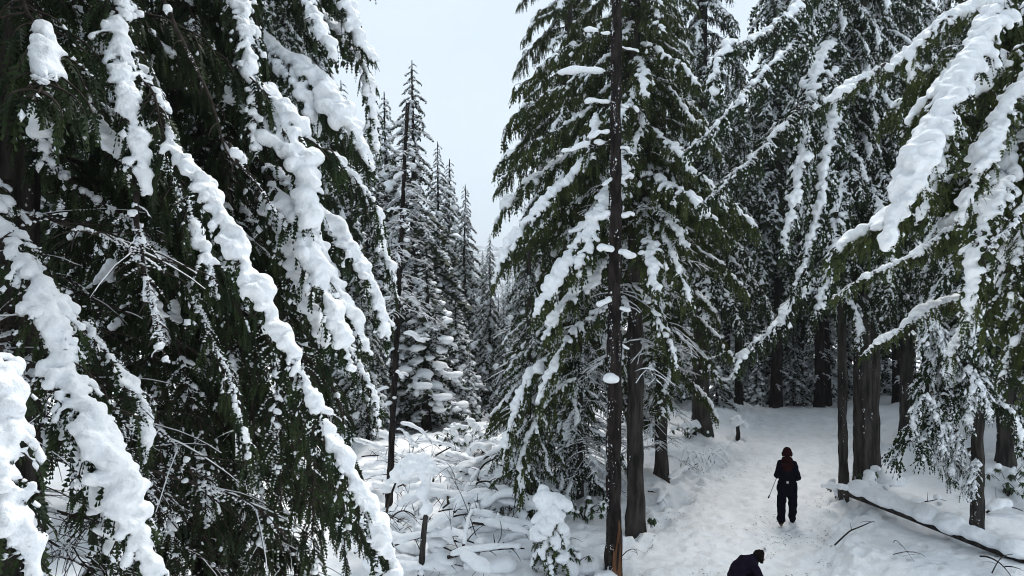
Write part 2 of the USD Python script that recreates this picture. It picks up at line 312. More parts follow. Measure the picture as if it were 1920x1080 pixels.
def proto_bough(name, b, leaf):
    x = UsdGeom.Xform.Define(stage, f'/World/Prototypes/{name}').GetPrim()
    part('branch', b['branch'], 'twig', x); part('needles', b['needles'], leaf, x, smooth=False, kind='stuff'); part('snow', b['snow'], 'snow', x, kind='stuff')
    return x
def trunk_mesh(base, top, r0, r1, rng, lean=0.0, sides=20, flare=1.5, bark=0.012, seg=0.12):
    base, top = np.asarray(base, float), np.asarray(top, float); L = np.linalg.norm(top - base); n = max(int(L / seg), 4)
    t = np.linspace(0, 1, n); ax = base + (top - base) * t[:, None]
    ax[:, 0] += (noise(np.stack([t * 3, t * 0, t * 0 + base[0] * 7.1], 1)) - 0.5) * lean * L * 0.04; ax[:, 1] += (noise(np.stack([t * 3, t * 0 + 9, t * 0 + base[0] * 7.1], 1)) - 0.5) * lean * L * 0.04
    ax -= (ax[0] - base)
    rad = (r0 + (r1 - r0) * t) * (1 + (flare - 1) * np.exp(-t * L / (r0 * 2.2)))
    v, f = tubes(ax, rad, sides)
    c = np.repeat(ax, sides, 0); d = v - c; rr = np.linalg.norm(d, axis=1, keepdims=True)
    ang = np.arctan2(d[:, 1], d[:, 0]); q = np.stack([np.cos(ang) * 3.5, np.sin(ang) * 3.5, v[:, 2] * 1.6], 1)
    foot = np.exp(-np.repeat(t, sides) * L / (r0 * 2.0))
    v = v + d / rr * ((noise(q * 1.7, 3) - 0.5) * bark * 2.2 + (noise(q * [4, 4, 1.5], 4) - 0.5) * bark * 2 + np.cos(ang * 5 + base[0]) * foot * r0 * 0.12)[:, None]
    return (v, f), ax, rad
def trunk_snow(ax, rad, rng, n, size=0.02, facing=(-0.4, -0.9), z0=None, z1=None):
    """Clots of snow plastered on the bark."""
    nc = max(n // 9, 1); ci = rng.uniform(0, 1, nc); ca = rng.normal(0, 1.0, nc); w = rng.integers(nc, size=n); Lt = np.linalg.norm(ax[-1] - ax[0])
    i = np.clip(ci[w] + rng.normal(0, 0.09 / Lt, n), 0, 1) * (len(ax) - 1); j = np.minimum(i.astype(int), len(ax) - 2); f = (i - j)[:, None]
    c = ax[j] * (1 - f) + ax[j + 1] * f; r = rad[j]
    a0 = math.atan2(facing[1], facing[0]); a = a0 + ca[w] + rng.normal(0, 0.16, n); keep = noise(np.stack([np.cos(a) * 2, np.sin(a) * 2, c[:, 2] * 1.1], 1), 8) > 0.42
    p = c + np.stack([np.cos(a) * r, np.sin(a) * r, 0 * a], 1)
    return lumps(p[keep], size * np.exp(rng.normal(-0.5, 0.55, keep.sum())), rng, 1.6)
def hump(axis, r, rng, res=0.02, wob=0.5, lift=0.6, seed=0, gap=0.0, side=0.5):
    """Snow lying along a branch or log: a pillow that follows it."""
    ax = polyline(axis, max(r * 0.4, res)); n = len(ax); s = np.linspace(0, 1, n); sd = int(rng.integers(1, 9999))
    q = noise(np.stack([np.arange(n) * 0.22, 0 * s, 0 * s], 1), sd); g = noise(np.stack([np.arange(n) * 0.09, 0 * s + 4, 0 * s], 1), sd)
    rr = r * (1 - wob / 2 + wob * q) * np.clip(np.minimum(s, 1 - s) / 0.07, 0.4, 1) * (g > gap)
    T = unit(np.gradient(ax, axis=0)); S = unit(np.cross(T, [0, 0, 1.0])); c, rad = [], []
    for o in (-side, 0, side):
        c.append(ax + [0, 0, 1] * (rr * (lift - 0.25 * abs(o)))[:, None] + S * (rr * o)[:, None]); rad.append(rr * (1 - 0.25 * abs(o) * 2 * 0.5))
    return snow_mass(np.vstack(c), np.concatenate(rad), res, seed=sd, amp=0.7)
# ---------------------------------------------------------------- ground
TRAIL = np.array([(2.6, 9.0), (3.3, 12.0), (4.3, 15.0), (5.6, 17.5), (7.6, 21.0), (9.7, 25.0), (11.6, 29.5), (13.2, 34.0), (14, 40.0)])
from scipy.interpolate import PchipInterpolator
_tc = PchipInterpolator(TRAIL[:, 1], TRAIL[:, 0])
def sm(x): x = np.clip(x, 0, 1); return x * x * (3 - 2 * x)
def trail_u(x, y):
    yy = np.clip(y, 9, 40); return (x - _tc(yy)) * 0.88
LOG = [np.array(P(1590, 955, 17.6)), np.array(P(1925, 1050, 14.8))]
def ground_z(x, y):
    x, y = np.asarray(x, float), np.asarray(y, float)
    u = trail_u(x, y); p = np.stack([x, y, 0 * x], -1)
    half = 1.75 + 0.35 * (noise(p * 0.45, 31) - 0.5)
    on = 1 - sm((np.abs(u) - half) / 0.8); on = on * sm((y - 9.5) / 2) * (1 - sm((y - 34) / 4))
    z = 3.9 * (1 - sm((y - 1) / 10.5))
    left, right = np.clip(-u - half, 0, 60), np.clip(u - half, 0, 60)
    up = sm((y - 14) / 8) * (1 - sm((y - 34) / 14))
    z = z + 0.42 * sm(left / 1.6) * up - 0.35 * sm((left - 2.2) / 4.0) + 0.16 * sm(right / 0.7) + 1.15 * sm((right - 0.3) / 5.5) * sm((y - 17) / 7)
    far = np.maximum(y - 27, 0)
    z = z - np.where(far < 160, 0.06 * far + 0.0 * far, 9.6 + 0.02 * (np.minimum(far, 1200) - 160)) * sm((7 - x + 0.02 * y) / 9 + 0.3 * sm((y - 60) / 60))
    z = z + 0.022 * np.clip(y - 18, 0, 14) * sm((x - 2) / 5)
    z = z - 0.13 * np.clip(y - 32, 0, 40) * (1 - sm((7 - x) / 9))
    near = 1 - sm((y - 45) / 30)
    rough = (noise(p * 0.55, 1) - 0.5) * 0.42 + (noise(p * 1.5, 2) - 0.5) * 0.24 + (noise(p * 3.8, 3) - 0.5) * 0.10 + (noise(p * 8, 4) - 0.5) * 0.055 + (noise(p * 15, 14) - 0.5) * 0.03
    rough = rough * (0.55 + 0.6 * sm((4 - u - 6) / 3)) 
    tr = (noise(p * 2.6, 5) - 0.5) * 0.07 + (noise(p * 6.5, 6) - 0.5) * 0.085 + (noise(p * 13, 7) - 0.5) * 0.035
    edge = np.exp(-((np.abs(u) - half - 0.25) / 0.45) ** 2)
    z = z + near * (rough * (1 - on) + tr * on + edge * ((noise(p * 4.2, 9) - 0.42) * 0.4 + (noise(p * 9, 19) - 0.5) * 0.16))
    # foot holes through the snow beside the trail
    cell = np.floor(np.stack([x / 0.34, y / 0.42], -1)); h = noise(np.stack([cell[..., 0] + 0.37, cell[..., 1] + 0.61, 0 * x + 0.5], -1) * 7.31, 12)
    fx, fy = (x / 0.34) % 1 - 0.5, (y / 0.42) % 1 - 0.5
    hole = np.exp(-((fx / 0.22) ** 2 + (fy / 0.3) ** 2) ** 2 * 2.5) * (h > 0.5) * near
    z = z - hole * (0.05 * on + 0.12 * sm((np.abs(u) - half) / 0.5) * (1 - sm((np.abs(u) - half - 2.2) / 1.5)))
    return z
gz = lambda x, y: float(ground_z(np.array([x]), np.array([y]))[0])
def axis_lines(parts_): return np.unique(np.concatenate([np.arange(a, b, s) for a, b, s in parts_]))
gx = axis_lines([(-3000, -400, 200), (-400, -60, 20), (-60, -14, 1.5), (-14, -6, 0.3), (-6, 14, 0.078), (14, 20, 0.3), (20, 60, 1.5), (60, 400, 20), (400, 3001, 200)])
gy = axis_lines([(-40, 0, 2), (0, 11.5, 0.35), (11.5, 22, 0.066), (22, 30, 0.13), (30, 45, 0.3), (45, 90, 1.2), (90, 300, 10), (300, 3001, 100)])
X, Y = np.meshgrid(gx, gy, indexing='ij'); Z = ground_z(X, Y)
vid = np.arange(X.size).reshape(X.shape); q = np.stack([vid[:-1, :-1], vid[1:, :-1], vid[1:, 1:], vid[:-1, 1:]], -1).reshape(-1, 4)
gv = np.stack([X, Y, Z], -1).reshape(-1, 3); qc = gv[q].mean(1)
is_tr = (np.abs(trail_u(qc[:, 0], qc[:, 1])) < 1.9 + 0.5 * (noise(qc * [1.2, 1.2, 0], 21) - 0.5)) & (qc[:, 1] > 9.5) & (qc[:, 1] < 38)
gn = vnormals(gv, np.vstack([q[:, [0, 1, 2]], q[:, [0, 2, 3]]]))
def sub(mask, name, m):
    qq = q[mask]; u_, inv = np.unique(qq, return_inverse=True); qq = inv.reshape(-1, 4)
    p = usdkit.mesh(stage, f'/World/{name}', (gv[u_], np.vstack([qq[:, [0, 1, 2]], qq[:, [0, 2, 3]]])), M[m], True)
    from pxr import Vt
    p.GetNormalsAttr().Set(Vt.Vec3fArray.FromNumpy(gn[u_].astype(np.float32)))
    return tag(p.GetPrim(), kind='structure')
tag(sub(~is_tr, 'ground', 'ground_snow'), 'deep snow lying over the forest floor')
tag(sub(is_tr, 'trail', 'trail_snow'), 'trodden snow trail climbing past the trunks to the right')
# snowy mountains beyond the valley
mx, my = np.meshgrid(np.linspace(-1800, 1800, 150), np.linspace(900, 2800, 60), indexing='ij')
mp = np.stack([mx, my, 0 * mx], -1)
mz = -40 + sm((my - 900) / 800) * (60 + 130 * meshkit.fbm(mp / 520.0, 5, 3)) + 14 * (noise(mp / 60.0, 4) - 0.5)
vid = np.arange(mx.size).reshape(mx.shape); qm = np.stack([vid[:-1, :-1], vid[1:, :-1], vid[1:, 1:], vid[:-1, 1:]], -1).reshape(-1, 4)
tag(part('mountain', (np.stack([mx, my, mz], -1).reshape(-1, 3), np.vstack([qm[:, [0, 1, 2]], qm[:, [0, 2, 3]]])), 'far_forest'), 'pale wooded mountain across the valley', kind='structure')

# ---------------------------------------------------------------- bough stock for the middle and far trees
rng = R(7)
def stock(name, leaf, n, **k):
    out = []
    for i in range(n):
        L = k.get('L', 3.0) * rng.uniform(0.85, 1.1)
        b = make_bough(wiggle(bough_axis(L, k.get('a0', -12) + rng.uniform(-14, 14), k.get('a1', -62) + rng.uniform(-14, 14), rng, wig=0.12), rng, 0.05), k.get('width', 0.6), rng, **k.get('o', {}))
        out.append((proto_bough(f'{name}_{i}', b, leaf), L, b))
    return out
mid = dict(res=0.030, K=4, spray=0.25, side_gap=0.075, dens=1.1, spray_gap=0.042, thick=0.022, sag=0.95, dust_r=0.017, low=True, curtain=1.25, leaf_wide=0.42, rough=1.2, ragged=0.24)
CEDAR = stock('cedar_bough', 'cedar', 3, L=3.1, width=0.75, o=dict(mid, snow_r=0.075, snow_on=0.45, dust=0.12)) + \
        stock('cedar_bough_heavy', 'cedar', 2, L=3.0, width=0.7, o=dict(mid, snow_r=0.11, snow_on=0.62, dust=0.25))
HEMLOCK = stock('hemlock_bough', 'hemlock', 3, L=3.0, a0=-18, a1=-72, width=0.65, o=dict(mid, snow_r=0.075, snow_on=0.6, dust=1.3)) + \
          stock('hemlock_bough_speckled', 'hemlock', 2, L=2.8, a0=-25, a1=-80, width=0.6, o=dict(mid, snow_r=0.06, snow_on=0.68, dust=2.2, dust_r=0.021))
SKIRT = stock('skirt_bough', 'hemlock', 4, L=1.0, a0=-35, a1=-85, width=0.36, o=dict(mid, snow_r=0.05, snow_on=0.8, dust=2.0, spray=0.13, dens=1.15, dust_r=0.019))
DEAD = stock('dead_bough', 'hemlock', 3, L=1.8, a0=-5, a1=-45, width=0.8, o=dict(res=0.022, bare=True, snow_r=0.028, snow_on=0.75, dust=0.6, side_gap=0.09, thick=0.016, sag=0.45, dust_r=0.018, low=True))
NEAR = stock('near_hemlock_bough', 'hemlock', 3, L=2.4, a0=-15, a1=-72, width=0.55, o=dict(res=0.022, K=6, spray=0.13, side_gap=0.05, dens=1.25, spray_gap=0.035, thick=0.018, sag=0.95, snow_r=0.05, snow_on=0.34, dust=0.07, dust_r=0.009, leaf_wide=0.6, curtain=1.1, ragged=0.25))
NEARDEAD = stock('near_dead_bough', 'hemlock', 3, L=1.9, a0=0, a1=-50, width=0.75, o=dict(res=0.016, bare=True, snow_r=0.016, snow_on=0.4, dust=0.22, side_gap=0.075, thick=0.011, sag=0.35, dust_r=0.006))

def crown_boughs(tree, stockset, base, z0, z1, gap, length, rng, ax=None, az=None, name='bough', tilt=0.0, jit=0.15):
    """Boughs up a trunk. length(t) in metres for t from 0 (lowest) to 1; az(i) optional azimuth."""
    z = z0; i = 0
    while z < z1:
        t = (z - z0) / (z1 - z0); pr, L, _ = stockset[rng.integers(len(stockset))]
        a = az(rng) if az else i * 2.39996 + rng.normal(0, 0.3)
        s = length(t) * rng.uniform(0.75, 1.2) / L
        c = base if ax is None else np.array([np.interp(z, ax[:, 2], ax[:, k]) for k in range(3)])
        copy_of(pr, name, tree, (c[0], c[1], z), a, s, tilt + rng.normal(0, 0.1))
        z += gap * rng.uniform(0.6, 1.4); i += 1

# whole far trees: each a trunk, a crown and its snow
def far_tree(name, leaf, h, crown0, width, rng, gap=0.16, droop=(-12, -55), snow_r=0.15, snow_on=0.97, trunk_r=0.16, dead=0, dust=0.5, shape=0.85):
    lib = []
    for i in range(5):
        lib.append(make_bough(bough_axis(1.6, droop[0] + rng.uniform(-8, 8), droop[1] + rng.uniform(-10, 10), rng, step=0.2), 0.42, rng, res=0.118, K=2, spray=0.31, side_gap=0.18, dens=1.0, spray_gap=0.17, thick=0.02,
                   snow_r=snow_r, snow_on=snow_on, dust=dust, dust_r=0.055, low=2, leaf_wide=1.15, sag=0.8))
    deadlib = [make_bough(bough_axis(1.2, 5, -35, rng, step=0.2), 0.45, rng, bare=True, res=0.08, side_gap=0.22, thick=0.018, snow_r=0.055, snow_on=0.9, dust=0.6, dust_r=0.028, low=2) for _ in range(2)]
    wood, nee, sno = [], [], []
    z = crown0; i = 0
    while z < h - 0.15:
        t = (z - crown0) / (h - crown0); L = width * ((1 - t) ** shape) * (0.65 + 0.35 * min(1, t * 6)) * rng.uniform(0.5, 1.3) + 0.15
        b = lib[rng.integers(5)]; a = i * 2.39996 + rng.normal(0, 0.35); s = L / 1.6
        for k, dst in (('branch', wood), ('needles', nee), ('snow', sno)): dst.append(place(b[k], (0, 0, z), a, s))
        z += gap * (1.15 - 0.6 * t) * rng.uniform(0.6, 1.4); i += 1
    for _ in range(dead):
        b = deadlib[rng.integers(2)]; z = rng.uniform(0.8, crown0 + 1); a = rng.uniform(0, 6.28)
        for k, dst in (('branch', wood), ('snow', sno)): dst.append(place(b[k], (0, 0, z), a, rng.uniform(0.5, 1.1)))
    tm, ax, rad = trunk_mesh((0, 0, -0.5), (0, 0, h), trunk_r, 0.012, rng, lean=0.4, sides=10, seg=0.5)
    x = UsdGeom.Xform.Define(stage, f'/World/Prototypes/{name}').GetPrim()
    part('trunk', cat([tm] + wood), 'bark_dark', x); part('crown', cat(nee), leaf, x, smooth=False); part('snow', cat(sno), 'snow', x)
    return x
FIR = [far_tree(f'fir_{i}', 'fir', h, 0.7, w, R(40 + i), gap=0.125, droop=dr, shape=0.9, snow_r=0.17, dust=0.9) for i, (h, w, dr) in enumerate([(14.5, 2.3, (-12, -55)), (13, 1.7, (-20, -65)), (9, 1.7, (-10, -50))])]
FIR = [FIR[0], FIR[1], FIR[0], FIR[2]]
TALL = [far_tree(f'tall_hemlock_{i}', 'hemlock', 24, c0, w, R(60 + i), gap=0.15, droop=(-15, -70), trunk_r=tr_, dead=d, shape=0.6, snow_r=0.115, snow_on=0.9, dust=1.6) for i, (c0, w, tr_, d) in enumerate([(5.2, 2.9, 0.24, 44), (4.4, 2.6, 0.18, 36), (6.4, 3.1, 0.28, 50)])]
def plant(kind, name, px, d, label, group=None, s=1.0, rz=0.0, dz=0.0):
    x = (px - 960) / F * d; p = copy_of(kind, name, None, (x, d, gz(x, d) - 0.1 + dz), rz, s)
    return tag(p, label, 'tree', group)
# the pointed firs on the left of the sky, each reaching to where the picture has its tip
def fir_at(k, px, tip_y, d, h, label, group=None, rz=0.0, fat=1.0):
    fat *= 1.5
    x = (px - 960) / F * d; z = gz(x, d) - 0.1; top = CAMZ - (tip_y - 540) / F * d; s = (top - z) / h
    p = copy_of(FIR[k], 'fir_tree', None, (x, d, z), rz, (s * fat, s * fat, s)); tag(p, label, 'tree', group)
HS = [14.5, 13, 16, 9]
fir_at(0, 772, 112, 33, 14.5, 'tallest pointed snowy fir, its tip alone against the grey sky', rz=0.5, fat=1.0)
fir_at(1, 722, 172, 37, 13, 'pointed snowy fir just left of the tallest fir tip', rz=1.5)
fir_at(2, 822, 265, 39, 14.5, 'snowy fir stepping down to the right of the tallest fir', rz=2.5, fat=0.9)
fir_at(1, 843, 298, 45, 13, 'thin snowy fir tip behind the second step of the firs', rz=3.7)
fir_at(0, 872, 345, 43, 14.5, 'snowy fir nearest the gap of sky, right end of the fir row', rz=4.4, fat=0.9)
fir_at(3, 800, 470, 29.5, 9, 'shorter snowy fir in front of the row of tall firs', rz=0.9, fat=1.1)
fir_at(0, 690, 230, 30, 14.5, 'snowy fir half hidden behind the drooping left boughs', rz=5.4)
fir_at(2, 640, 150, 36, 14.5, 'fir hidden mostly behind the left boughs, nearest the dark hemlock', rz=1.1)
fir_at(3, 855, 560, 33, 9, 'low snowy fir at the foot of the fir row', rz=2.9, fat=1.15)
fir_at(0, 905, 470, 58, 14.5, 'distant snowy fir at the right foot of the fir row', rz=0.2, fat=0.8)
rg = R(5)
for i, (px, d, s_) in enumerate([(918, 37, .62), (952, 41, .6), (985, 36, .7), (935, 47, .75), (970, 52, .7), (900, 40, .55), (1003, 44, .8), (880, 31, .35), (945, 33, .38), (715, 29, .4), (760, 30, .3), (830, 31, .33), (690, 26, .45), (735, 33, .6), (965, 30, .3)]):
    tag(copy_of(FIR[i % 4], 'fir_tree', None, ((px - 960) / F * d, d, gz((px - 960) / F * d, d) - 0.1), i * 1.1, (s_ * 1.15, s_ * 1.15, s_)), 'young snowy fir at the head of the valley gap', 'tree', 'young firs at the valley gap')
for i in range(34):
    d = rg.uniform(62, 190); px = rg.uniform(840, 1010); x = (px - 960) / F * d
    copy = copy_of(FIR[rg.integers(4)], 'valley_fir', None, (x, d, gz(x, d) - 0.2), rg.uniform(0, 6), rg.uniform(0.6, 0.95)); tag(copy, 'small distant snowy fir down in the valley gap', 'tree', 'firs in the valley gap')
# the deep forest behind the trail
FOREST = [(1275, 38), (1345, 41), (1385, 32), (1405, 45), (1425, 36), (1455, 33.5), (1478, 42), (1500, 37), (1536, 34), (1556, 47), (1590, 39), (1640, 44), (1683, 33), (1735, 30), (1768, 39), (1815, 31), (1860, 28), (1892, 25), (1935, 34), (1230, 46), (1180, 42), (1120, 47), (1070, 40), (1020, 50), (1660, 52), (1520, 55), (1320, 52), (1440, 56), (1980, 27), (1362, 34), (1468, 38), (1515, 43), (1548, 36), (1410, 38), (1396, 50), (1490, 50), (1575, 52), (1300, 33), (1625, 36), (1710, 40), (1790, 46), (1850, 36)]
for i, (px, d) in enumerate(FOREST):
    plant(TALL[i % 3], 'forest_tree', px, d, 'dark hemlock trunk of the deep forest with snow-dusted branches', 'trees of the forest behind the trail', rg.uniform(0.8, 1.05) * (0.7 if 1265 < px < 1450 else 1.0), rg.uniform(0, 6))
for i, (px, d, s_) in enumerate([(1345, 31, .3), (1365, 35, .42), (1395, 36, .35), (1418, 34, .3), (1440, 39, .5), (1462, 38, .4), (1488, 36, .33), (1512, 41, .5), (1535, 40, .45), (1558, 37, .38), (1250, 32, .5), (1290, 37, .6), (1210, 28, .4), (1590, 38, .4), (1660, 37, .45), (1775, 34, .4), (1830, 36, .5), (1900, 30, .5), (1870, 38, .7)]):
    tag(copy_of(FIR[i % 4], 'young_fir', None, ((px - 960) / F * d, d, gz((px - 960) / F * d, d) - 0.1), i * 1.7, (s_ * 1.4, s_ * 1.4, s_)), 'young snow-dusted fir between the trunks of the deep forest', 'tree', 'young firs between the forest trunks')
LEFTF = [(-60, 16), (70, 19), (190, 17), (300, 21), (420, 20), (530, 24), (590, 27), (130, 28), (360, 30), (480, 33), (20, 26), (240, 36), (590, 40)]
for i, (px, d) in enumerate(LEFTF):
    plant(TALL[i % 3], 'forest_tree', px, d, 'hemlock in the dark wood behind the left boughs', 'trees of the dark wood on the left', rg.uniform(0.8, 1.1), rg.uniform(0, 6), dz=-0.3)
# the wood goes on behind the photographer
for i, (k, x, y, sc) in enumerate([(0, -4.2, -2.4, 1.25), (2, 0.2, -5.2, 1.2), (1, -7.2, 0.8, 1.3), (0, -2.6, -7.5, 1.4), (2, -9.5, -3.5, 1.2), (1, 5.0, -6.5, 1.2), (0, -10.5, 4.5, 1.2), (2, 9.5, -3.0, 1.1)]):
    tag(copy_of(FIR[k], 'fir_tree', None, (x, y, gz(x, y) - 0.2), i * 1.3, (sc * 1.25, sc * 1.25, sc)), 'snowy fir of the wood behind the photographer', 'tree', 'trees behind the photographer')
# ---------------------------------------------------------------- trees of the middle ground
def tree(name, label, px, d, r, top=20.0, lean=0.0, top_px=None, bark='bark', flakes=420, facing=(-0.5, -0.9), flare=1.5, base_dz=-0.25, bk=0.024):
    rg = R(int(px) * 7 + int(d * 10)); x = (px - 960) / F * d; z = gz(x, d) + base_dz
    tx = ((top_px if top_px is not None else px) - 960) / F * d
    t = thing(name, label, 'tree'); m, ax, rad = trunk_mesh((x, d, z), (tx, d, z + top), r, r * 0.35, rg, lean, flare=flare, bark=bk)
    part('trunk', m, bark, t)
    if flakes: part('bark_snow', trunk_snow(ax, rad, rg, flakes, r * 0.055, facing), 'snow', t, kind='stuff')
    return t, ax, rad, rg
def stub(t, ax, z, a, L, rng, r=0.014, snow=0.035, rise=0.05, name='dead_branch', bend=0.0, res=0.018, gap=0.25):
    c = np.array([np.interp(z, ax[:, 2], ax[:, k]) for k in range(3)]); d = np.array([math.cos(a), math.sin(a), 0])
    k = np.linspace(0, 1, 6)[:, None]; pts = c + d * L * k + np.array([0, 0, 1.0]) * (rise * L * k + bend * L * k ** 2) + rng.normal(0, 0.03, (6, 3)) * k
    p = xf(name, t); part('branch', tubes(pts, r * (1 - 0.7 * k[:, 0])), 'twig', p)
    if snow: part('snow', hump(pts[1:] + [0, 0, 0.012], snow, rng, res, gap=gap), 'snow', p, kind='stuff')
# thin dead-looking trunk in front of the firs
t, ax, rad, rg = tree('slender_fir', 'slender dark trunk with short snow-topped branches before the left firs', 728, 18.6, 0.085, top=10.3, top_px=764, bark='bark_dark', flakes=200, flare=1.2)
for i in range(54):
    z = rg.uniform(0.8, 9.8); stub(t, ax, z, rg.uniform(0, 6.28), rg.uniform(0.35, 1.1) * (1.1 - z / 14), rg, 0.012, rg.uniform(0.02, 0.045), 0.12, bend=-0.45, res=0.028)
crown_boughs(t, DEAD, None, 5.0, 9.9, 0.16, lambda q: 1.25 - 0.6 * q, rg, ax)
# central cedar, its bare neighbour and the cedar behind
t, ax, rad, rg = tree('cedar_tree', 'thick furrowed cedar trunk right of the bare dark trunk, with long green drooping boughs', 1192, 16.6, 0.195, top=19, top_px=1188)
LEFTWARD = lambda r_: r_.choice([r_.uniform(1.7, 4.6), r_.uniform(0, 6.28)])
crown_boughs(t, CEDAR, None, 7.0, 13.0, 0.085, lambda q: 2.7 - 0.9 * q, rg, ax)
crown_boughs(t, DEAD, None, 4.2, 7.5, 0.2, lambda q: 1.6, rg, ax, name='dead_bough')
CB = [  # heavy boughs on the sky side: picture points and depths, snow radius
 ([(1150, 250, 16.4), (1085, 315, 16), (1025, 375, 15.6), (965, 445, 15.2), (922, 535, 15)], 0.17, 0.95),
 ([(1165, 350, 16.4), (1120, 400, 15.6), (1075, 460, 15.1), (1030, 535, 14.8), (1000, 600, 14.7)], 0.17, 0.9),
 ([(1140, 180, 16.5), (1060, 235, 16.7), (1000, 268, 16.9), (950, 293, 17), (929, 325, 17)], 0.12, 0.8),
 ([(1150, 250, 16.6), (1050, 305, 17.2), (985, 350, 17.6), (945, 392, 17.8), (927, 428, 17.9)], 0.13, 0.85),
 ([(1150, 120, 16.5), (1080, 150, 16.8), (1010, 190, 17.2), (960, 225, 17.4), (945, 270, 17.4)], 0.09, 0.5),
 ([(1150, 60, 16.5), (1080, 85, 16.9), (1010, 130, 17.2), (965, 175, 17.5)], 0.08, 0.4),
 ([(1160, 330, 16.3), (1130, 380, 15.4), (1105, 440, 15), (1085, 520, 14.8)], 0.15, 0.85),
 ([(1160, 470, 16.4), (1110, 520, 15.7), (1060, 575, 15.4), (1015, 640, 15.3)], 0.14, 0.85),
 ([(1180, 380, 16.3), (1230, 420, 15.6), (1270, 500, 15.2), (1290, 570, 15.1)], 0.09, 0.7),
 ([(1180, 530, 16.3), (1225, 580, 15.9), (1255, 650, 15.7), (1270, 700, 15.6)], 0.11, 0.8),
 ([(1160, 560, 16.4), (1090, 610, 15.9), (1040, 680, 15.6), (1005, 760, 15.5)], 0.11, 0.8),
 ([(1060, 640, 16.5), (1000, 700, 16.2), (965, 780, 16.1), (950, 870, 16.0)], 0.12, 0.85),
 ([(1100, 700, 16.5), (1020, 760, 16.2), (985, 840, 16.1), (975, 930, 16.0)], 0.10, 0.8)]
for pts, sr, on in CB:
    b = make_bough(wiggle(polyline([P(*q) for q in pts], 0.05), rg, 0.05), 0.62, rg, **dict(mid, snow_r=sr * 0.85, snow_on=on * 0.95, dust=0.25, res=0.03)); put_bough(t, b, 'cedar')
t, ax, rad, rg = tree('bare_tree', 'bare dark trunk with short snowy stubs and torn orange bark at its foot', 1150, 14.2, 0.155, top=16, top_px=1158, bark='bark_dark', facing=(-1.0, -0.25), bk=0.026, flakes=2600, flare=1.15)
for px, py, L, sn, a in [(1060, 258, .98, .055, 3.05), (1075, 128, .85, .06, 2.8), (1100, 188, .55, .05, 3.2), (1195, 192, .35, .035, .1), (1090, 240, .5, .05, 3.4), (1195, 270, .3, .03, -.3), (1185, 330, .3, .04, 0.2), (1130, 330, .3, .05, 3.6),
                         (1125, 395, .35, .06, 3.0), (1195, 400, .32, .06, .2), (1130, 465, .28, .06, 3.5), (1190, 470, .32, .05, -.5), (1125, 560, .28, .07, 3.3), (1188, 575, .25, .04, -.4), (1110, 60, .5, .04, 3.1), (1200, 80, .4, .03, .3), (1140, 708, .18, .07, 4.2), (1185, 640, .25, .03, .2)]:
    stub(t, ax, CAMZ - (py + 8 - 540) / F * 14.2, a, L * rg.uniform(1.0, 1.35), rg, 0.018, sn * rg.uniform(0.7, 1.0), rg.uniform(-0.12, 0.3), bend=rg.uniform(-0.5, -0.05), gap=0.12)
ang = np.linspace(-2.0, -0.6, 9); zz = np.linspace(gz(ax[0, 0], 14.2) + 0.05, gz(ax[0, 0], 14.2) + 1.15, 16)   # the torn strip of bark
sv = []
for z in zz:
    c = np.array([np.interp(z, ax[:, 2], ax[:, k]) for k in range(3)]); rr = np.interp(z, ax[:, 2], rad) + 0.010; kf = (z - zz[0]) / (zz[-1] - zz[0])
    a_ = -1.15 + (ang + 1.3) * (1.0 - 0.75 * kf ** 2); sv += [(c[0] + math.cos(a) * rr * (1 + 0.06 * math.sin(a * 30 + z * 3)), c[1] + math.sin(a) * rr * (1 + 0.06 * math.sin(a * 30 + z * 3)), z) for a in a_]
sf = [(i * 9 + j, i * 9 + j + 1, (i + 1) * 9 + j + 1, (i + 1) * 9 + j) for i in range(15) for j in range(8)]; sf = np.array(sf)
part('torn_bark', (np.array(sv), np.vstack([sf[:, [0, 1, 2]], sf[:, [0, 2, 3]]])), 'raw_wood', t, label='orange wood laid bare low on the trunk')
t, ax, rad, rg = tree('cedar_tree', 'grey cedar behind the central pair of trunks, boughs reaching left into the sky', 1066, 21.0, 0.2, top=19)
crown_boughs(t, CEDAR, None, 2.6, 14.5, 0.12, lambda q: 3.0 - 1.3 * q, rg, ax)
crown_boughs(t, DEAD, None, 0.6, 5.0, 0.06, lambda q: 2.1, rg, ax, name='dead_bough')
t, ax, rad, rg = tree('hemlock_tree', 'young hemlock skirted to the ground with snowy boughs, left of the central trunks', 992, 17.2, 0.07, top=6.5, flakes=0)
crown_boughs(t, CEDAR + HEMLOCK, None, 0.7, 6.0, 0.085, lambda q: 1.35 - 0.8 * q, rg, ax)
t, ax, rad, rg = tree('hemlock_tree', 'young grey-green hemlock hung with dusted twigs behind the bare dark trunk', 1088, 18.2, 0.07, top=7.5, flakes=0)
crown_boughs(t, HEMLOCK + DEAD, None, 0.9, 7.0, 0.11, lambda q: 1.7 - 1.0 * q, rg, ax)
t, ax, rad, rg = tree('hemlock_tree', 'short dark trunk with a cap of snow between the cedar and the bank', 1240, 20.2, 0.17, top=15)
crown_boughs(t, CEDAR, None, 3.6, 14, 0.17, lambda q: 2.4 - 1.2 * q, rg, ax)
crown_boughs(t, DEAD, None, 1.0, 4.5, 0.18, lambda q: 1.2, rg, ax, name='dead_bough')
# big trunk on the left bank of the trail
t, ax, rad, rg = tree('hemlock_tree', 'big dark trunk on the snowy bank left of the trail', 1314, 26.0, 0.29, top=21, top_px=1318)
for i in range(46):
    z = rg.uniform(2.2, 8.5); stub(t, ax, z, rg.uniform(0, 6.28), rg.uniform(0.6, 1.6), rg, 0.016, rg.uniform(0.03, 0.05), -0.05, bend=0.12, res=0.03)
crown_boughs(t, HEMLOCK, None, 6.2, 17.5, 0.16, lambda q: 3.4 - 1.6 * q, rg, ax)
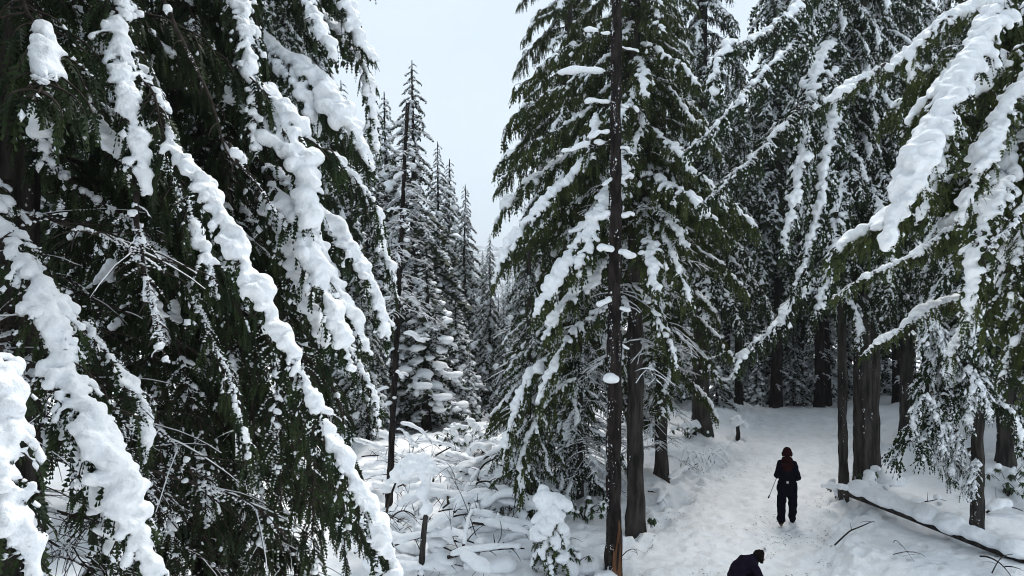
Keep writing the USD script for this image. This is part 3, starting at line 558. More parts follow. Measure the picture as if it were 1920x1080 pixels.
# the three trunks right of the walker
t, ax, rad, rg = tree('hemlock_tree', 'thin trunk beside the trail, leftmost of the three trunks right of the walker', 1582, 18.9, 0.12, top=17, top_px=1570, flare=1.2)
crown_boughs(t, HEMLOCK, None, 5.6, 14.5, 0.17, lambda q: 2.0 - 0.6 * q, rg, ax)
t, ax, rad, rg = tree('hemlock_tree', 'thick dark trunk, middle of the three trunks right of the walker', 1618, 19.4, 0.235, top=20, top_px=1610, flare=1.25)
crown_boughs(t, HEMLOCK, None, 6.2, 14.8, 0.115, lambda q: 2.5 - 0.7 * q, rg, ax)
t, ax, rad, rg = tree('hemlock_tree', 'trunk close behind the thick one, rightmost of the three trunks', 1639, 20.6, 0.16, top=18, flare=1.25)
crown_boughs(t, HEMLOCK, None, 6.4, 15.5, 0.18, lambda q: 2.6 - 1.0 * q, rg, ax)
for pts, sr, on in [([(1600, 470, 19), (1530, 530, 17.5), (1450, 610, 16.5), (1375, 690, 16)], 0.1, 0.9), ([(1585, 60, 19), (1530, 130, 17), (1510, 250, 16), (1490, 380, 15.6), (1470, 480, 15.5)], 0.15, 0.95),
                    ([(1600, 130, 19), (1560, 230, 17), (1545, 340, 16.2), (1520, 450, 16), (1490, 560, 15.8)], 0.12, 0.9), ([(1600, 300, 19), (1570, 380, 17.5), (1560, 470, 17), (1530, 590, 16.8)], 0.13, 0.9),
                    ([(1600, 100, 19), (1520, 180, 16), (1400, 310, 14), (1310, 380, 13.5)], 0.07, 0.8), ([(1590, -60, 19), (1500, 60, 15.5), (1400, 170, 13.5), (1280, 290, 12.8)], 0.07, 0.85),
                    ([(1600, -100, 19), (1520, -20, 16.5), (1440, 60, 15), (1350, 110, 14.2), (1330, 200, 14)], 0.12, 0.8), ([(1620, 330, 19.2), (1650, 390, 17.8), (1668, 480, 17.2), (1675, 570, 17)], 0.10, 0.85)]:
    b = make_bough(wiggle(polyline([P(*q) for q in pts], 0.05), rg, 0.07), 0.6, rg, **dict(mid, snow_r=sr * 0.7, snow_on=on * .9, dust=1.5, res=0.03, rough=1.4)); put_bough(t, b, 'hemlock')
# snow-crusted hemlock above the fallen log
t, ax, rad, rg = tree('hemlock_tree', 'hemlock above the fallen log, its low skirt crusted with snow', 1832, 16.2, 0.135, top=15, top_px=1842, flare=1.35)
crown_boughs(t, HEMLOCK, None, 3.4, 12.6, 0.13, lambda q: 2.3 - 1.0 * q, rg, ax)
for i in range(62):     # low boughs hugging the trunk, hung to the snow on its left
    px, py, d = 1742 + (i * 37) % 105, 575 + (i * 53) % 300, 16.2 + 0.7 * math.sin(i * 1.7); p0 = P(px, py, d)
    copy_of(SKIRT[i % 4][0], 'bough', t, p0, rg.uniform(2.2, 4.6), rg.uniform(0.7, 1.15))
t, ax, rad, rg = tree('hemlock_tree', 'trunk at the far right above the shrubs, half hidden by near boughs', 1885, 20.5, 0.2, top=18)
crown_boughs(t, HEMLOCK, None, 3.6, 14.5, 0.16, lambda q: 3.0 - 1.3 * q, rg, ax)
t, ax, rad, rg = tree('hemlock_tree', 'dark trunk on the slope behind the snow-crusted hemlock', 1700, 25, 0.22, top=19)
crown_boughs(t, HEMLOCK, None, 4.5, 16, 0.18, lambda q: 3.0 - 1.3 * q, rg, ax)

# ---------------------------------------------------------------- the near trees on either side
fg = dict(K=5, spray=0.105, side_gap=0.04, dens=1.15, spray_gap=0.037, thick=0.016, sag=0.95, leaf_wide=0.62, dust_r=0.010)
NEAR_SNOW = 0.62
def near_boughs(t, rows, rg, leaf='hemlock'):
    for pts, sr, on, width, dust, *more in rows:
        sr = sr * NEAR_SNOW; on = on * 0.9; o = dict(fg, snow_r=sr, snow_on=on, dust=dust, res=float(np.clip(sr * 0.19, 0.0175, 0.023)), rough=1.5); o.update(more[0] if more else {})
        put_bough(t, make_bough(wiggle(polyline([P(*q) for q in pts], 0.04), rg, 0.028), width, rg, **o), leaf)
t, ax, rad, rg = tree('hemlock_tree', 'big mossy trunk at the left edge with long snow-laden boughs hanging before it', 28, 5.6, 0.2, top=14, flakes=300, facing=(0.5, -0.8))
near_boughs(t, [
 ([(60, -160, 5.4), (72, -20, 5.2), (82, 90, 5.05), (78, 200, 5.0), (92, 310, 5.0)], .085, .8, .32, .35),
 ([(120, -160, 5.4), (135, 20, 5.2), (150, 120, 5.1), (160, 230, 5.0)], .06, .7, .28, .35),
 ([(170, -200, 5.2), (205, -40, 4.9), (228, 80, 4.75), (250, 210, 4.65), (272, 360, 4.6)], .10, .8, .34, .3),
 ([(60, 140, 5.4), (160, 200, 5.0), (215, 270, 4.8), (240, 340, 4.75)], .06, .75, .25, .3),
 ([(60, 20, 5.5), (170, 80, 5.0), (250, 130, 4.8), (300, 220, 4.7), (315, 300, 4.7)], .07, .7, .3, .3),
 ([(256, 360, 4.55), (260, 460, 4.5), (280, 570, 4.45), (304, 680, 4.4)], .035, .95, .26, .3, dict(bare=True, side_gap=.06, sag=.5, spread=1.6)),
 ([(60, 60, 5.5), (200, 90, 5.0), (285, 165, 4.8), (330, 280, 4.7), (400, 395, 4.55), (485, 545, 4.4), (560, 690, 4.3), (602, 785, 4.25)], .095, 1.0, .22, .25, dict(snow_from=.42, thick=.022)),
 ([(500, 600, 4.4), (600, 790, 4.25), (655, 880, 4.2), (700, 970, 4.15), (745, 1110, 4.1)], .085, 1.0, .26, .2, dict(snow_from=.3)),
 ([(20, 340, 5.2), (-30, 380, 4.6), (40, 480, 4.4), (92, 570, 4.3), (125, 680, 4.2), (185, 815, 4.05), (240, 950, 3.95), (300, 1120, 3.9)], .105, 1.0, .36, .35, dict(snow_from=.42)),
 ([(90, 560, 4.4), (110, 650, 4.3), (140, 760, 4.2), (190, 900, 4.1), (215, 1050, 4.05)], .10, .8, .3, .4),
 ([(92, 560, 4.6), (180, 640, 4.6), (230, 720, 4.6), (270, 800, 4.6), (280, 860, 4.6)], .055, .85, .24, .35),
 ([(-140, 560, 3.6), (-40, 720, 3.2), (10, 850, 3.05), (45, 960, 3.0), (80, 1130, 2.95)], .10, 1.0, .34, .3, dict(snow_from=.2)),
 ([(0, 690, 5.3), (60, 715, 4.9), (100, 730, 4.8)], .02, .9, .15, .2, dict(bare=True)),
 ([(40, 140, 5.5), (240, 230, 5.2), (330, 330, 5.2), (370, 430, 5.2), (420, 560, 5.2)], .05, .8, .3, .3),
 ([(290, -60, 4.7), (320, 40, 4.6), (372, 130, 4.55), (400, 200, 4.5), (424, 280, 4.5), (476, 340, 4.5)], .014, .3, .2, .1, dict(bare=True, side_gap=.16, thick=.012)),
 ([(430, 270, 4.6), (455, 310, 4.5), (490, 360, 4.5), (520, 400, 4.5)], .02, .6, .2, .1, dict(bare=True, side_gap=.16, thick=.010)),
 ([(0, 200, 5.5), (120, 330, 5.2), (300, 470, 5.1), (400, 640, 5.1), (450, 770, 5.1), (470, 900, 5.1)], .03, .7, .35, .2),
], rg)
crown_boughs(t, NEARDEAD, None, 2.0, 6.5, 0.2, lambda q: 1.9, rg, ax, az=lambda r_: r_.uniform(-1.2, 0.9), name='dead_bough')
crown_boughs(t, NEAR, None, 6.3, 11, 0.17, lambda q: 2.4, rg, ax, az=lambda r_: r_.uniform(-2.6, 1.2))
t, ax, rad, rg = tree('hemlock_tree', 'great dark hemlock at the left whose boughs carry the thickest snow', 400, 8.2, 0.24, top=16, flakes=200)
near_boughs(t, [
 ([(430, 130, 7.6), (480, 185, 6.5), (530, 240, 6.1), (562, 320, 6.0), (590, 430, 5.9)], .215, 1.0, .4, .2),
 ([(500, 330, 6.3), (545, 400, 6.0), (590, 500, 5.9), (630, 600, 5.8), (655, 690, 5.8)], .10, 1.0, .32, .2),
 ([(480, 360, 6.3), (530, 450, 6.1), (570, 540, 6.0), (610, 650, 5.95)], .10, .95, .32, .2),
 ([(450, 60, 8), (530, 108, 7.1), (600, 160, 6.9), (652, 225, 6.8), (692, 320, 6.8)], .135, 1.0, .42, .15),
 ([(450, 90, 8), (535, 130, 7), (575, 190, 6.8), (595, 260, 6.8)], .11, .95, .36, .15),
 ([(450, -140, 8), (555, -40, 7.2), (600, 40, 7), (628, 120, 6.9)], .115, .95, .42, .1),
 ([(500, -160, 8.2), (610, -50, 7.6), (650, 10, 7.4), (674, 75, 7.4), (702, 120, 7.4)], .125, .95, .42, .1),
 ([(500, -10, 8.2), (630, 50, 7.7), (672, 110, 7.6), (692, 195, 7.6), (712, 290, 7.6)], .085, .8, .4, .1),
 ([(480, 380, 7), (570, 450, 6.6), (630, 540, 6.5), (668, 600, 6.45), (690, 665, 6.4)], .115, 1.0, .36, .15),
 ([(480, 300, 7.4), (590, 385, 6.9), (650, 450, 6.8), (692, 525, 6.7), (728, 645, 6.7)], .105, 1.0, .4, .15),
 ([(480, 220, 8), (600, 285, 7.5), (655, 330, 7.5), (700, 370, 7.5), (715, 440, 7.5)], .075, .85, .4, .15),
 ([(560, 260, 8.2), (650, 330, 8), (700, 400, 7.9), (726, 480, 7.9), (742, 560, 7.9)], .08, .85, .4, .15),
 ([(420, -140, 7.6), (445, -20, 6.4), (462, 90, 6), (472, 190, 5.9), (475, 290, 5.9)], .075, .9, .36, .25),
 ([(330, -120, 7.5), (350, 0, 6.8), (370, 60, 6.6), (405, 170, 6.5)], .06, .6, .36, .25),
 ([(400, 380, 7.4), (425, 480, 6.4), (432, 600, 6.2), (440, 700, 6.1), (445, 770, 6.1)], .06, .7, .36, .25),
 ([(440, 480, 7), (490, 560, 6.2), (510, 700, 5.9), (525, 850, 5.8), (528, 1010, 5.8)], .02, .3, .45, .03, dict(dens=1.3)),
 ([(470, 520, 7), (555, 640, 6.3), (580, 760, 6), (592, 900, 5.9), (590, 1090, 5.9)], .02, .3, .45, .03, dict(dens=1.3)),
 ([(440, 560, 7), (460, 680, 6.3), (480, 820, 6.1), (490, 960, 6), (480, 1100, 6)], .02, .35, .45, .05),
 ([(480, 600, 7.4), (600, 690, 7), (640, 800, 6.9), (650, 930, 6.9), (640, 1080, 6.9)], .04, .6, .4, .1),
 ([(520, 560, 8), (640, 640, 7.8), (690, 720, 7.7), (705, 800, 7.7)], .07, .8, .4, .2),
 ([(320, 560, 7), (350, 700, 6.5), (380, 830, 6.3), (390, 960, 6.2)], .04, .5, .36, .15),
 ([(300, 640, 7), (300, 780, 6.4), (310, 900, 6.2), (330, 1060, 6.1)], .03, .5, .36, .15),
], rg)
crown_boughs(t, NEAR, None, 0.3, 11, 0.085, lambda q: 2.15 - 0.3 * q, rg, ax, az=lambda r_: r_.uniform(-3.6, 0.6))
crown_boughs(t, NEARDEAD, None, -0.5, 5.0, 0.16, lambda q: 2.0, rg, ax, az=lambda r_: r_.uniform(-3.4, 0.5), name='dead_bough')
t, ax, rad, rg = tree('cedar_tree', 'near tree outside the right edge reaching in with thickly snowed boughs', 2130, 8.5, 0.24, top=15, flakes=0)
near_boughs(t, [
 ([(2100, -260, 8.3), (1960, -120, 7.6), (1880, -10, 7.2), (1820, 95, 7.0), (1785, 160, 6.9)], .12, 1.0, .36, .2),
 ([(1900, -20, 7.3), (1815, 130, 6.9), (1765, 215, 6.7), (1722, 310, 6.6), (1692, 390, 6.55), (1668, 465, 6.5)], .175, 1.0, .42, .2),
 ([(1800, 180, 6.9), (1770, 260, 6.75), (1745, 350, 6.7), (1720, 430, 6.7)], .08, .9, .36, .3),
 ([(2100, 0, 8.3), (1990, 90, 7.3), (1910, 160, 6.9), (1865, 250, 6.7), (1832, 330, 6.6), (1800, 430, 6.6)], .145, .95, .38, .25, dict(snow_from=.3)),
 ([(1900, 330, 6.9), (1850, 400, 6.6), (1828, 480, 6.5), (1815, 600, 6.5)], .09, .95, .36, .3),
 ([(2000, -80, 8.8), (1840, 0, 8.4), (1760, 60, 8.3), (1700, 100, 8.2), (1640, 140, 8.1), (1575, 172, 8.1)], .085, 1.0, .34, .1, dict(snow_from=.2)),
 ([(1660, 120, 8.1), (1600, 160, 8.0), (1562, 186, 8.0), (1545, 200, 8.0)], .075, 1.0, .25, .1),
 ([(1980, -60, 8), (1850, 5, 7.7), (1770, 45, 7.5), (1722, 90, 7.5), (1700, 150, 7.5)], .105, .95, .36, .15),
 ([(2100, 200, 7.5), (1970, 330, 6.6), (1900, 420, 6.4), (1850, 465, 6.3)], .04, 1.0, .25, .1, dict(bare=True)),
 ([(2100, 300, 9), (1900, 380, 8.5), (1780, 430, 8.2), (1700, 482, 8), (1630, 515, 8), (1560, 565, 8)], .05, .95, .34, .2),
 ([(2100, 430, 10), (1900, 520, 9.4), (1760, 570, 9.1), (1680, 620, 9), (1615, 670, 9)], .085, .95, .4, .1, dict(snow_from=.5)),
 ([(2060, 400, 10), (1880, 520, 9.8), (1810, 600, 9.7), (1780, 700, 9.7)], .09, .9, .38, .3),
 ([(2060, 100, 8.5), (1940, 170, 8), (1880, 210, 7.8), (1850, 280, 7.7), (1830, 350, 7.7)], .08, .8, .4, .3),
 ([(2060, 50, 9), (1900, 110, 8.7), (1800, 190, 8.5), (1760, 290, 8.4), (1745, 380, 8.4)], .05, .6, .45, .3),
 ([(2060, 500, 8), (1960, 560, 7.6), (1900, 650, 7.5), (1880, 720, 7.5)], .04, .6, .4, .2),
 ([(2060, 250, 8), (1970, 330, 7.6), (1920, 430, 7.5), (1900, 560, 7.5)], .05, .6, .4, .3),
], rg, 'cedar')
crown_boughs(t, CEDAR, None, 6.2, 9.3, 0.2, lambda q: 2.9, rg, ax, az=lambda r_: r_.uniform(1.9, 4.4))
# ---------------------------------------------------------------- snowed-in brush, shrubs, log
def small(name, label, category, group=None): return thing(name, label, category, group=group)
def ground_at(px, d, dz=0.0):
    x = (px - 960) / F * d; return np.array([x, d, gz(x, d) + dz])
def px_ground(px, py):
    """The point of the ground seen at this picture point."""
    d = np.linspace(11.5, 60, 2400); x = (px - 960) / F * d; z = CAMZ - (py - 540) / F * d; g = ground_z(x, d)
    i = np.argmax(g >= z); return np.array([x[i], d[i], g[i]])
def snowy_branch(pts, r, snow, rng, name='fallen_branch', label='', group=None, gap=0.15, res=0.034, twigs=5, cat_='branch', mat_='twig', lift=0.6):
    t = small(name, label, cat_, group); ax = polyline(pts, 0.06); n = len(ax); k = np.linspace(0, 1, n); L = len(ax) * 0.06
    ms = [tubes(ax, r * (1 - 0.65 * k), 6)]
    for _ in range(twigs):
        i = rng.integers(n // 5, n - 1); d = unit(unit(ax[min(i + 1, n - 1)] - ax[i - 1]) * rng.uniform(0.3, 1) + rng.normal(0, 0.7, 3) * [1, 1, 0.8] + [0, 0, 0.35]); q = np.linspace(0, 1, 5)[:, None]
        ms.append(tubes(ax[i] + d * q * rng.uniform(0.2, 0.6) + [0, 0, -0.12] * q ** 2, r * 0.4 * (1 - 0.7 * q[:, 0]), 4))
    part('branch', cat(ms), mat_, t)
    if snow: part('snow', hump(ax + [0, 0, r * 0.8], snow, rng, res, gap=gap, lift=lift), 'snow', t, kind='stuff')
    return t
rb = R(91)
pos = []
for i in range(96):
    py = rb.uniform(838, 1085); px = rb.uniform(690, 985 + 40 * rb.random()); c = px_ground(px, py); pos.append((c, rb.uniform(0.7, 2.2), rb.normal(0, 0.42) + (0 if rb.random() < 0.8 else 1.2)))
for i, (c, L, a) in enumerate(pos):
    d = np.array([math.cos(a), math.sin(a), 0]); h = rb.uniform(0.05, 0.62); arch = rb.uniform(0.05, 0.45) if rb.random() < 0.6 else 0.05
    k = np.linspace(-0.5, 0.5, 6)[:, None]; pts = c + d * L * k + np.array([0, 0, 1.0]) * (h + arch * (1 - (2 * k) ** 2) + rb.normal(0, 0.12) * k * 2)
    pts[:, 2] = np.maximum(pts[:, 2], ground_z(pts[:, 0], pts[:, 1]) - 0.03)
    snowy_branch(pts, rb.uniform(0.015, 0.035), rb.uniform(0.03, 0.105), rb, label='fallen branch under a thick roll of snow in the brush below the firs', group='snowed-over fallen branches in the brush', gap=0.2)
# bare whips standing out of the brush
for i, (a, b, c_) in enumerate([((895, 1010), (870, 940), (838, 880)), ((885, 1060), (848, 1000), (842, 950)), ((960, 1000), (975, 960), (972, 930)), ((905, 1040), (940, 1000), (930, 960)), ((760, 1010), (745, 960), (748, 910)), ((742, 1050), (728, 1000), (745, 950))] + [((x_, y_), (x_ + rb.uniform(-30, 30), y_ - 40), (x_ + rb.uniform(-50, 50), y_ - rb.uniform(50, 90))) for x_, y_ in zip(rb.uniform(700, 985, 26), rb.uniform(865, 1070, 26))]):
    g = px_ground(*a); d = g[1]; pts = np.array([g - [0, 0, .05], P(*b, d), P(*c_, d - 0.2)])
    snowy_branch(pts, 0.012, 0.016, rb, name='bare_twig', label='bare thin twig standing out of the snowy brush', group='bare twigs in the brush', twigs=2, gap=0.55, res=0.02, cat_='twig')
# bent sapling with its column of snow
g = px_ground(785, 1085); d = g[1]
t = small('bent_sapling', 'broken dark stem holding up a tall column of snow in the brush', 'sapling')
m, ax, rad = trunk_mesh(g - [0, 0, .3], P(799, 950, d), 0.06, 0.045, rb, 1.0, sides=10, flare=1.1, seg=0.06); part('trunk', m, 'bark', t)
c = [P(796 + 6 * math.sin(i * 1.3), 960 - i * 9.5, d) for i in range(9)]; r = [0.088 + 0.026 * math.sin(i * 1.9) for i in range(9)]
part('snow', snow_mass(np.array(c), np.array(r), 0.022, 1.1, 1.0, 3), 'snow', t, kind='stuff')
part('bark_snow', trunk_snow(ax, rad, rb, 60, 0.016, (-0.3, -0.9)), 'snow', t, kind='stuff')
t = small('bent_sapling', 'arched sapling bowed under a hood of snow beside the broken stem', 'sapling')
arc = polyline([px_ground(738, 1045), P(722, 985, d + .3), P(738, 915, d + .3), P(762, 878, d + .2), P(788, 872, d + .1), P(806, 888, d)], 0.05); k = np.linspace(0, 1, len(arc))
part('trunk', tubes(arc, 0.035 * (1 - 0.6 * k), 7), 'twig', t)
part('snow', snow_mass(np.vstack([arc[int(len(arc) * .68):] + [0, 0, .06] + rb.normal(0, .05, (len(arc) - int(len(arc) * .68), 3)) for _ in range(4)] + [np.array([P(x_, y_, d) for x_, y_ in ((770, 880), (782, 876), (760, 892), (795, 886))])]), np.r_[rb.uniform(0.04, 0.10, 4 * (len(arc) - int(len(arc) * .68))), [.12, .13, .10, .10]], 0.022, 1.0, 0.95, 6), 'snow', t, kind='stuff')
# snow-covered mounds
def mound(label, px, py, r, squash=0.75, seed=0, name='snow_mound'):
    g = px_ground(px, py); rg = R(seed); n = 9
    c = g + np.stack([rg.normal(0, r * 0.35, n), rg.normal(0, r * 0.35, n), rg.uniform(-0.1, 0.45, n) * r], 1); q = snow_mass(c, rg.uniform(0.5, 0.8, n) * r, max(r * 0.1, 0.03), 0.7, squash, seed)
    return tag(part(name, q, 'snow'), label, 'snow mound')
mound('round snow-covered boulder behind the three trunks on the right', 1664, 905, 0.42, 0.9, 5)
mound('smooth hump of snow at the bottom of the brush, left of the capped sapling', 835, 1062, 0.33, 0.95, 6)
mound('round cap of snow beside the foot of the capped sapling', 1060, 1068, 0.24, 1.0, 7)
mound('snow-covered hump in the brush under the firs', 870, 915, 0.4, 0.7, 8)
mound('wide pillow of snow in the middle of the brush', 905, 985, 0.45, 0.6, 9)
mound('low hump of snow at the left bank by the bare trunk', 1105, 1060, 0.35, 0.5, 10)
for i, (px, py) in enumerate([(760, 1070), (930, 1060), (950, 950), (860, 1030), (720, 1060), (985, 1040), (900, 880), (800, 1000)]): tag(mound('x', px, py, rb.uniform(0.25, 0.4), 0.7, 20 + i), 'hump of snow among the fallen branches of the brush', 'snow mound', 'humps of snow in the brush')
# rhododendrons
def rhodo(label, px, py, stems, h, rng, spread=0.5, leaf=0.13, snow=0.09, name='rhododendron', g=None):
    g = px_ground(px, py) if g is None else np.asarray(g); t = small(name, label, 'shrub'); S, Lv, Lf, sc, sr = [], [], [], [], []
    for s in range(stems):
        a = rng.uniform(0, 6.28); o = rng.uniform(0.2, 1) * spread; hh = h * rng.uniform(0.45, 1.1)
        tip = g + [math.cos(a) * o, math.sin(a) * o, hh]; mid_ = g + [math.cos(a) * o * 0.35, math.sin(a) * o * 0.35, hh * 0.6]
        ax = polyline([g - [0, 0, .1], mid_, tip], 0.08); S.append(tubes(ax, 0.012 * (1 - 0.5 * np.linspace(0, 1, len(ax))), 5))
        for w, cpt in enumerate([tip] + ([mid_ + [math.cos(a + 2) * .1, math.sin(a + 2) * .1, 0]] if rng.random() < 0.6 else [])):
            nl = rng.integers(6, 11)
            for l in range(nl):
                b = l * 6.283 / nl + rng.normal(0, 0.25); el = rng.uniform(-1.35, -0.35); ln = leaf * rng.uniform(0.75, 1.2)
                dv = np.array([math.cos(b) * math.cos(el), math.sin(b) * math.cos(el), math.sin(el)]); sd = np.array([-math.sin(b), math.cos(b), 0]); up = np.cross(dv, sd)
                u = np.array([0, 0.25, 0.6, 0.85, 1.0]); w_ = np.array([0.02, 0.7, 1.0, 0.6, 0.02]) * ln * 0.17
                mid3 = cpt + dv * (u * ln)[:, None] + np.array([0, 0, -0.25]) * (u ** 2 * ln)[:, None]; o_ = sum(len(q) for q in Lv)
                Lv.append(np.vstack([mid3, mid3 + sd * w_[:, None] - up * (w_ * 0.35)[:, None], mid3 - sd * w_[:, None] - up * (w_ * 0.35)[:, None]]))
                for i in range(4):
                    for e in (5, 10): Lf += [(o_ + i, o_ + i + 1, o_ + e + i + 1), (o_ + i, o_ + e + i + 1, o_ + e + i)]
            if rng.random() < 0.75:
                q = snow * rng.uniform(0.5, 1.15)
                for _ in range(4): sc.append(cpt + rng.normal(0, 0.4, 3) * q + [0, 0, q * 0.45]); sr.append(q * rng.uniform(0.5, 0.9))
    part('stem', cat(S), 'twig', t); part('leaves', (np.vstack(Lv), np.array(Lf)), 'rhodo', t, kind='stuff')
    if sc: part('snow', snow_mass(np.array(sc), np.array(sr), 0.03, 0.9, 0.85, 4), 'snow', t, kind='stuff')
    return t
rr_ = R(33)
rhodo('rhododendron with snow caps at the upper end of the fallen log', 1640, 938, 9, 0.62, rr_, 0.5, 0.14, 0.11)
rhodo('small rhododendron sprig with round snow caps at the tip of the log', 1575, 935, 5, 0.4, rr_, 0.38, 0.12, 0.12)
rhodo('rhododendron with drooping leaves at the far right edge above the snow', 1890, 930, 12, 0.75, rr_, 0.75, 0.16, 0.12)
rhodo('tall rhododendron branch hanging leaves at the right edge', 1930, 960, 7, 1.15, rr_, 0.6, 0.15, 0.1)
rhodo('leafy rhododendron mound before the firs, snow in its leaves', 862, 862, 26, 1.0, rr_, 0.95, 0.15, 0.14)
rhodo('green rhododendron at the foot of the left firs', 905, 850, 16, 0.7, rr_, 0.8, 0.15, 0.12)
rhodo('rhododendron leaves just left of the bare trunk', 1095, 975, 12, 0.45, rr_, 0.55, 0.14, 0.07)
rhodo('leafy sprig at the foot of the cedar trunk by the trail', 1222, 985, 3, 0.22, rr_, 0.2, 0.13, 0.0001)
rhodo('rhododendron at the foot of the capped sapling', 1075, 1075, 10, 0.4, rr_, 0.35, 0.12, 0.07)
rhodo('low rhododendron left of the big bank trunk', 1318, 800, 7, 0.4, rr_, 0.7, 0.16, 0.1, g=ground_at(1290, 25.0))
# sapling with its cap of snow
g = px_ground(1030, 1078); t = small('young_hemlock', 'small hemlock bowed under a lumpy cap of snow beside the trail bank', 'sapling'); rg = R(12)
m, ax, rad = trunk_mesh(g - [0, 0, .1], g + [0.02, 0, 1.45], 0.035, 0.015, rg, 0.6, sides=8, flare=1.0); part('trunk', m, 'twig', t)
for i in range(20):
    z = 0.35 + 1.0 * i / 20; a = i * 2.4; L = 0.62 - 0.3 * z / 1.45
    b = make_bough(bough_axis(L, 10, -85, rg, 0.04) @ np.array([[math.cos(a), math.sin(a), 0], [-math.sin(a), math.cos(a), 0], [0, 0, 1]]) + g + [0, 0, z], 0.24, rg, res=0.03, K=4, spray=0.11, side_gap=0.05, spray_gap=0.04, thick=0.008, snow_r=0.07 + 0.04 * z, snow_on=0.35 + 0.5 * z, dust=0.3, low=True)
    put_bough(t, b, 'cedar')
c = g + [0, 0, 1.38] + rg.normal(0, 1, (16, 3)) * [0.14, 0.1, 0.07]; part('snow', snow_mass(c, rg.uniform(0.07, 0.13, 16), 0.02, 1.2, 0.9, 2), 'snow', t, kind='stuff')
# fallen log
t = small('fallen_log', 'long fallen log sloping down to the right under a roll of snow', 'log'); rg = R(14)
la, lb = px_ground(1592, 955) + [0, 0, 0.46], px_ground(1935, 1058) + [0, 0, 0.02]
m, ax, rad = trunk_mesh(la, lb, 0.15, 0.11, rg, 0.5, sides=14, flare=1.0, seg=0.08); part('trunk', m, 'bark', t)
part('snow', hump(ax + [0, 0, 0.09], 0.145, rg, 0.032, wob=0.8, lift=0.4, side=0.7), 'snow', t, kind='stuff')
k = np.linspace(0, 1, 7)[:, None]
for s0, e in [(0.05, (-0.5, -0.2, 0.25)), (0.03, (-0.62, 0.3, 0.12)), (0.12, (0.3, 0.5, 0.55))]:
    p0 = ax[int(s0 * len(ax))]; b = xf('broken_limb', t); pts = p0 + np.array(e) * k + [0, 0, -0.1] * k ** 2; part('branch', tubes(pts, 0.03 * (1 - 0.7 * k[:, 0]), 6), 'twig', b); part('snow', hump(pts + [0, 0, .02], 0.05, rg, 0.02), 'snow', b)
# branches lying about the log and the bank
for i, (pts, r, s, lab) in enumerate([
    ([(1565, 1028), (1600, 1010), (1640, 985)], 0.018, 0.02, 'twig half sunk in the snow left of the log'),
    ([(1838, 1048), (1870, 1070), (1895, 1085)], 0.02, 0.015, 'dark crooked branch at the bottom right corner'),
    ([(1860, 1080), (1880, 1062), (1908, 1050)], 0.012, 0.0, 'thin twig crossing the crooked branch at the bottom right'),
    ([(1675, 1045), (1700, 1052), (1735, 1050)], 0.010, 0.0, 'thin bare twig on the snow below the log'),
    ([(1676, 1022), (1692, 1040), (1714, 1058)], 0.008, 0.0, 'bare whip lying on the snow under the log'),
    ([(1690, 950), (1720, 955), (1760, 940)], 0.02, 0.05, 'snow-topped branch behind the middle of the log'),
    ([(1850, 965), (1880, 963), (1925, 966)], 0.025, 0.08, 'snowy branch lying right of the crusted hemlock'),
    ([(1250, 905), (1290, 890), (1340, 868)], 0.022, 0.05, 'snowy branch on the bank below the big trunk'),
    ([(1215, 925), (1240, 940), (1232, 950)], 0.02, 0.05, 'short broken branch at the edge of the trail'),
    ([(1160, 1055), (1180, 1048), (1196, 1046)], 0.010, 0.0, 'small twig on the snow by the bare trunk')]):
    q = [px_ground(*a) + [0, 0, 0.05 + 0.12 * math.sin(math.pi * j / (len(pts) - 1))] for j, a in enumerate(pts)]
    snowy_branch(q, r, s, rg, label=lab, twigs=2, gap=0.3)
# arching twigs by the bank
for i in range(9):
    g = px_ground(1275 + i * 8, 885 - i * 2); e = g + [rg.uniform(0.3, 0.9), rg.uniform(-0.3, 0.3), 0.05]; m_ = (g + e) / 2 + [0, 0, rg.uniform(0.3, 0.6)]
    snowy_branch([g, m_, e], 0.010, 0.022, rg, name='arched_twig', label='arched bare twig on the bank below the big trunk', group='arched twigs on the bank', twigs=1, gap=0.25, res=0.016, cat_='twig')
for px, py, h, lab in [(1383, 822, 0.55, 'snow-hooded stump standing on the crest left of the trail'), (1302, 815, 0.3, 'small snow-hooded stump at the foot of the big bank trunk')]:
    g = px_ground(px, py); t = small('snowy_stump', lab, 'stump'); m, ax, rad = trunk_mesh(g - [0, 0, .1], g + [0.05, 0, h], 0.07, 0.05, rg, 1, sides=9, flare=1.2, seg=0.08); part('trunk', m, 'bark_dark', t)
    c = g + [0.04, 0, h] + rg.normal(0, 1, (8, 3)) * [0.1, 0.08, 0.08]; part('snow', snow_mass(c, rg.uniform(0.08, 0.14, 8), 0.024, 1, 0.95, 3), 'snow', t, kind='stuff')
# litter on the trail: fallen needles and bits of bark
n = 1300; py = rg.uniform(860, 1085, n); px = rg.uniform(1190, 1560, n); keep = meshkit.noise(np.stack([px / 60, py / 22, 0 * px], 1), 4) > 0.52
L_ = np.array([px_ground(a, b) for a, b in zip(px[keep], py[keep])]); keep = np.abs(trail_u(L_[:, 0], L_[:, 1])) < 1.9; L_ = L_[keep] + [0, 0, 0.004]
tag(part('needle_litter', lumps(L_, rg.uniform(0.006, 0.019, len(L_)), rg, 0.35), 'litter', smooth=False), 'scattered needles and bark bits on the trodden trail', 'litter', kind='stuff')

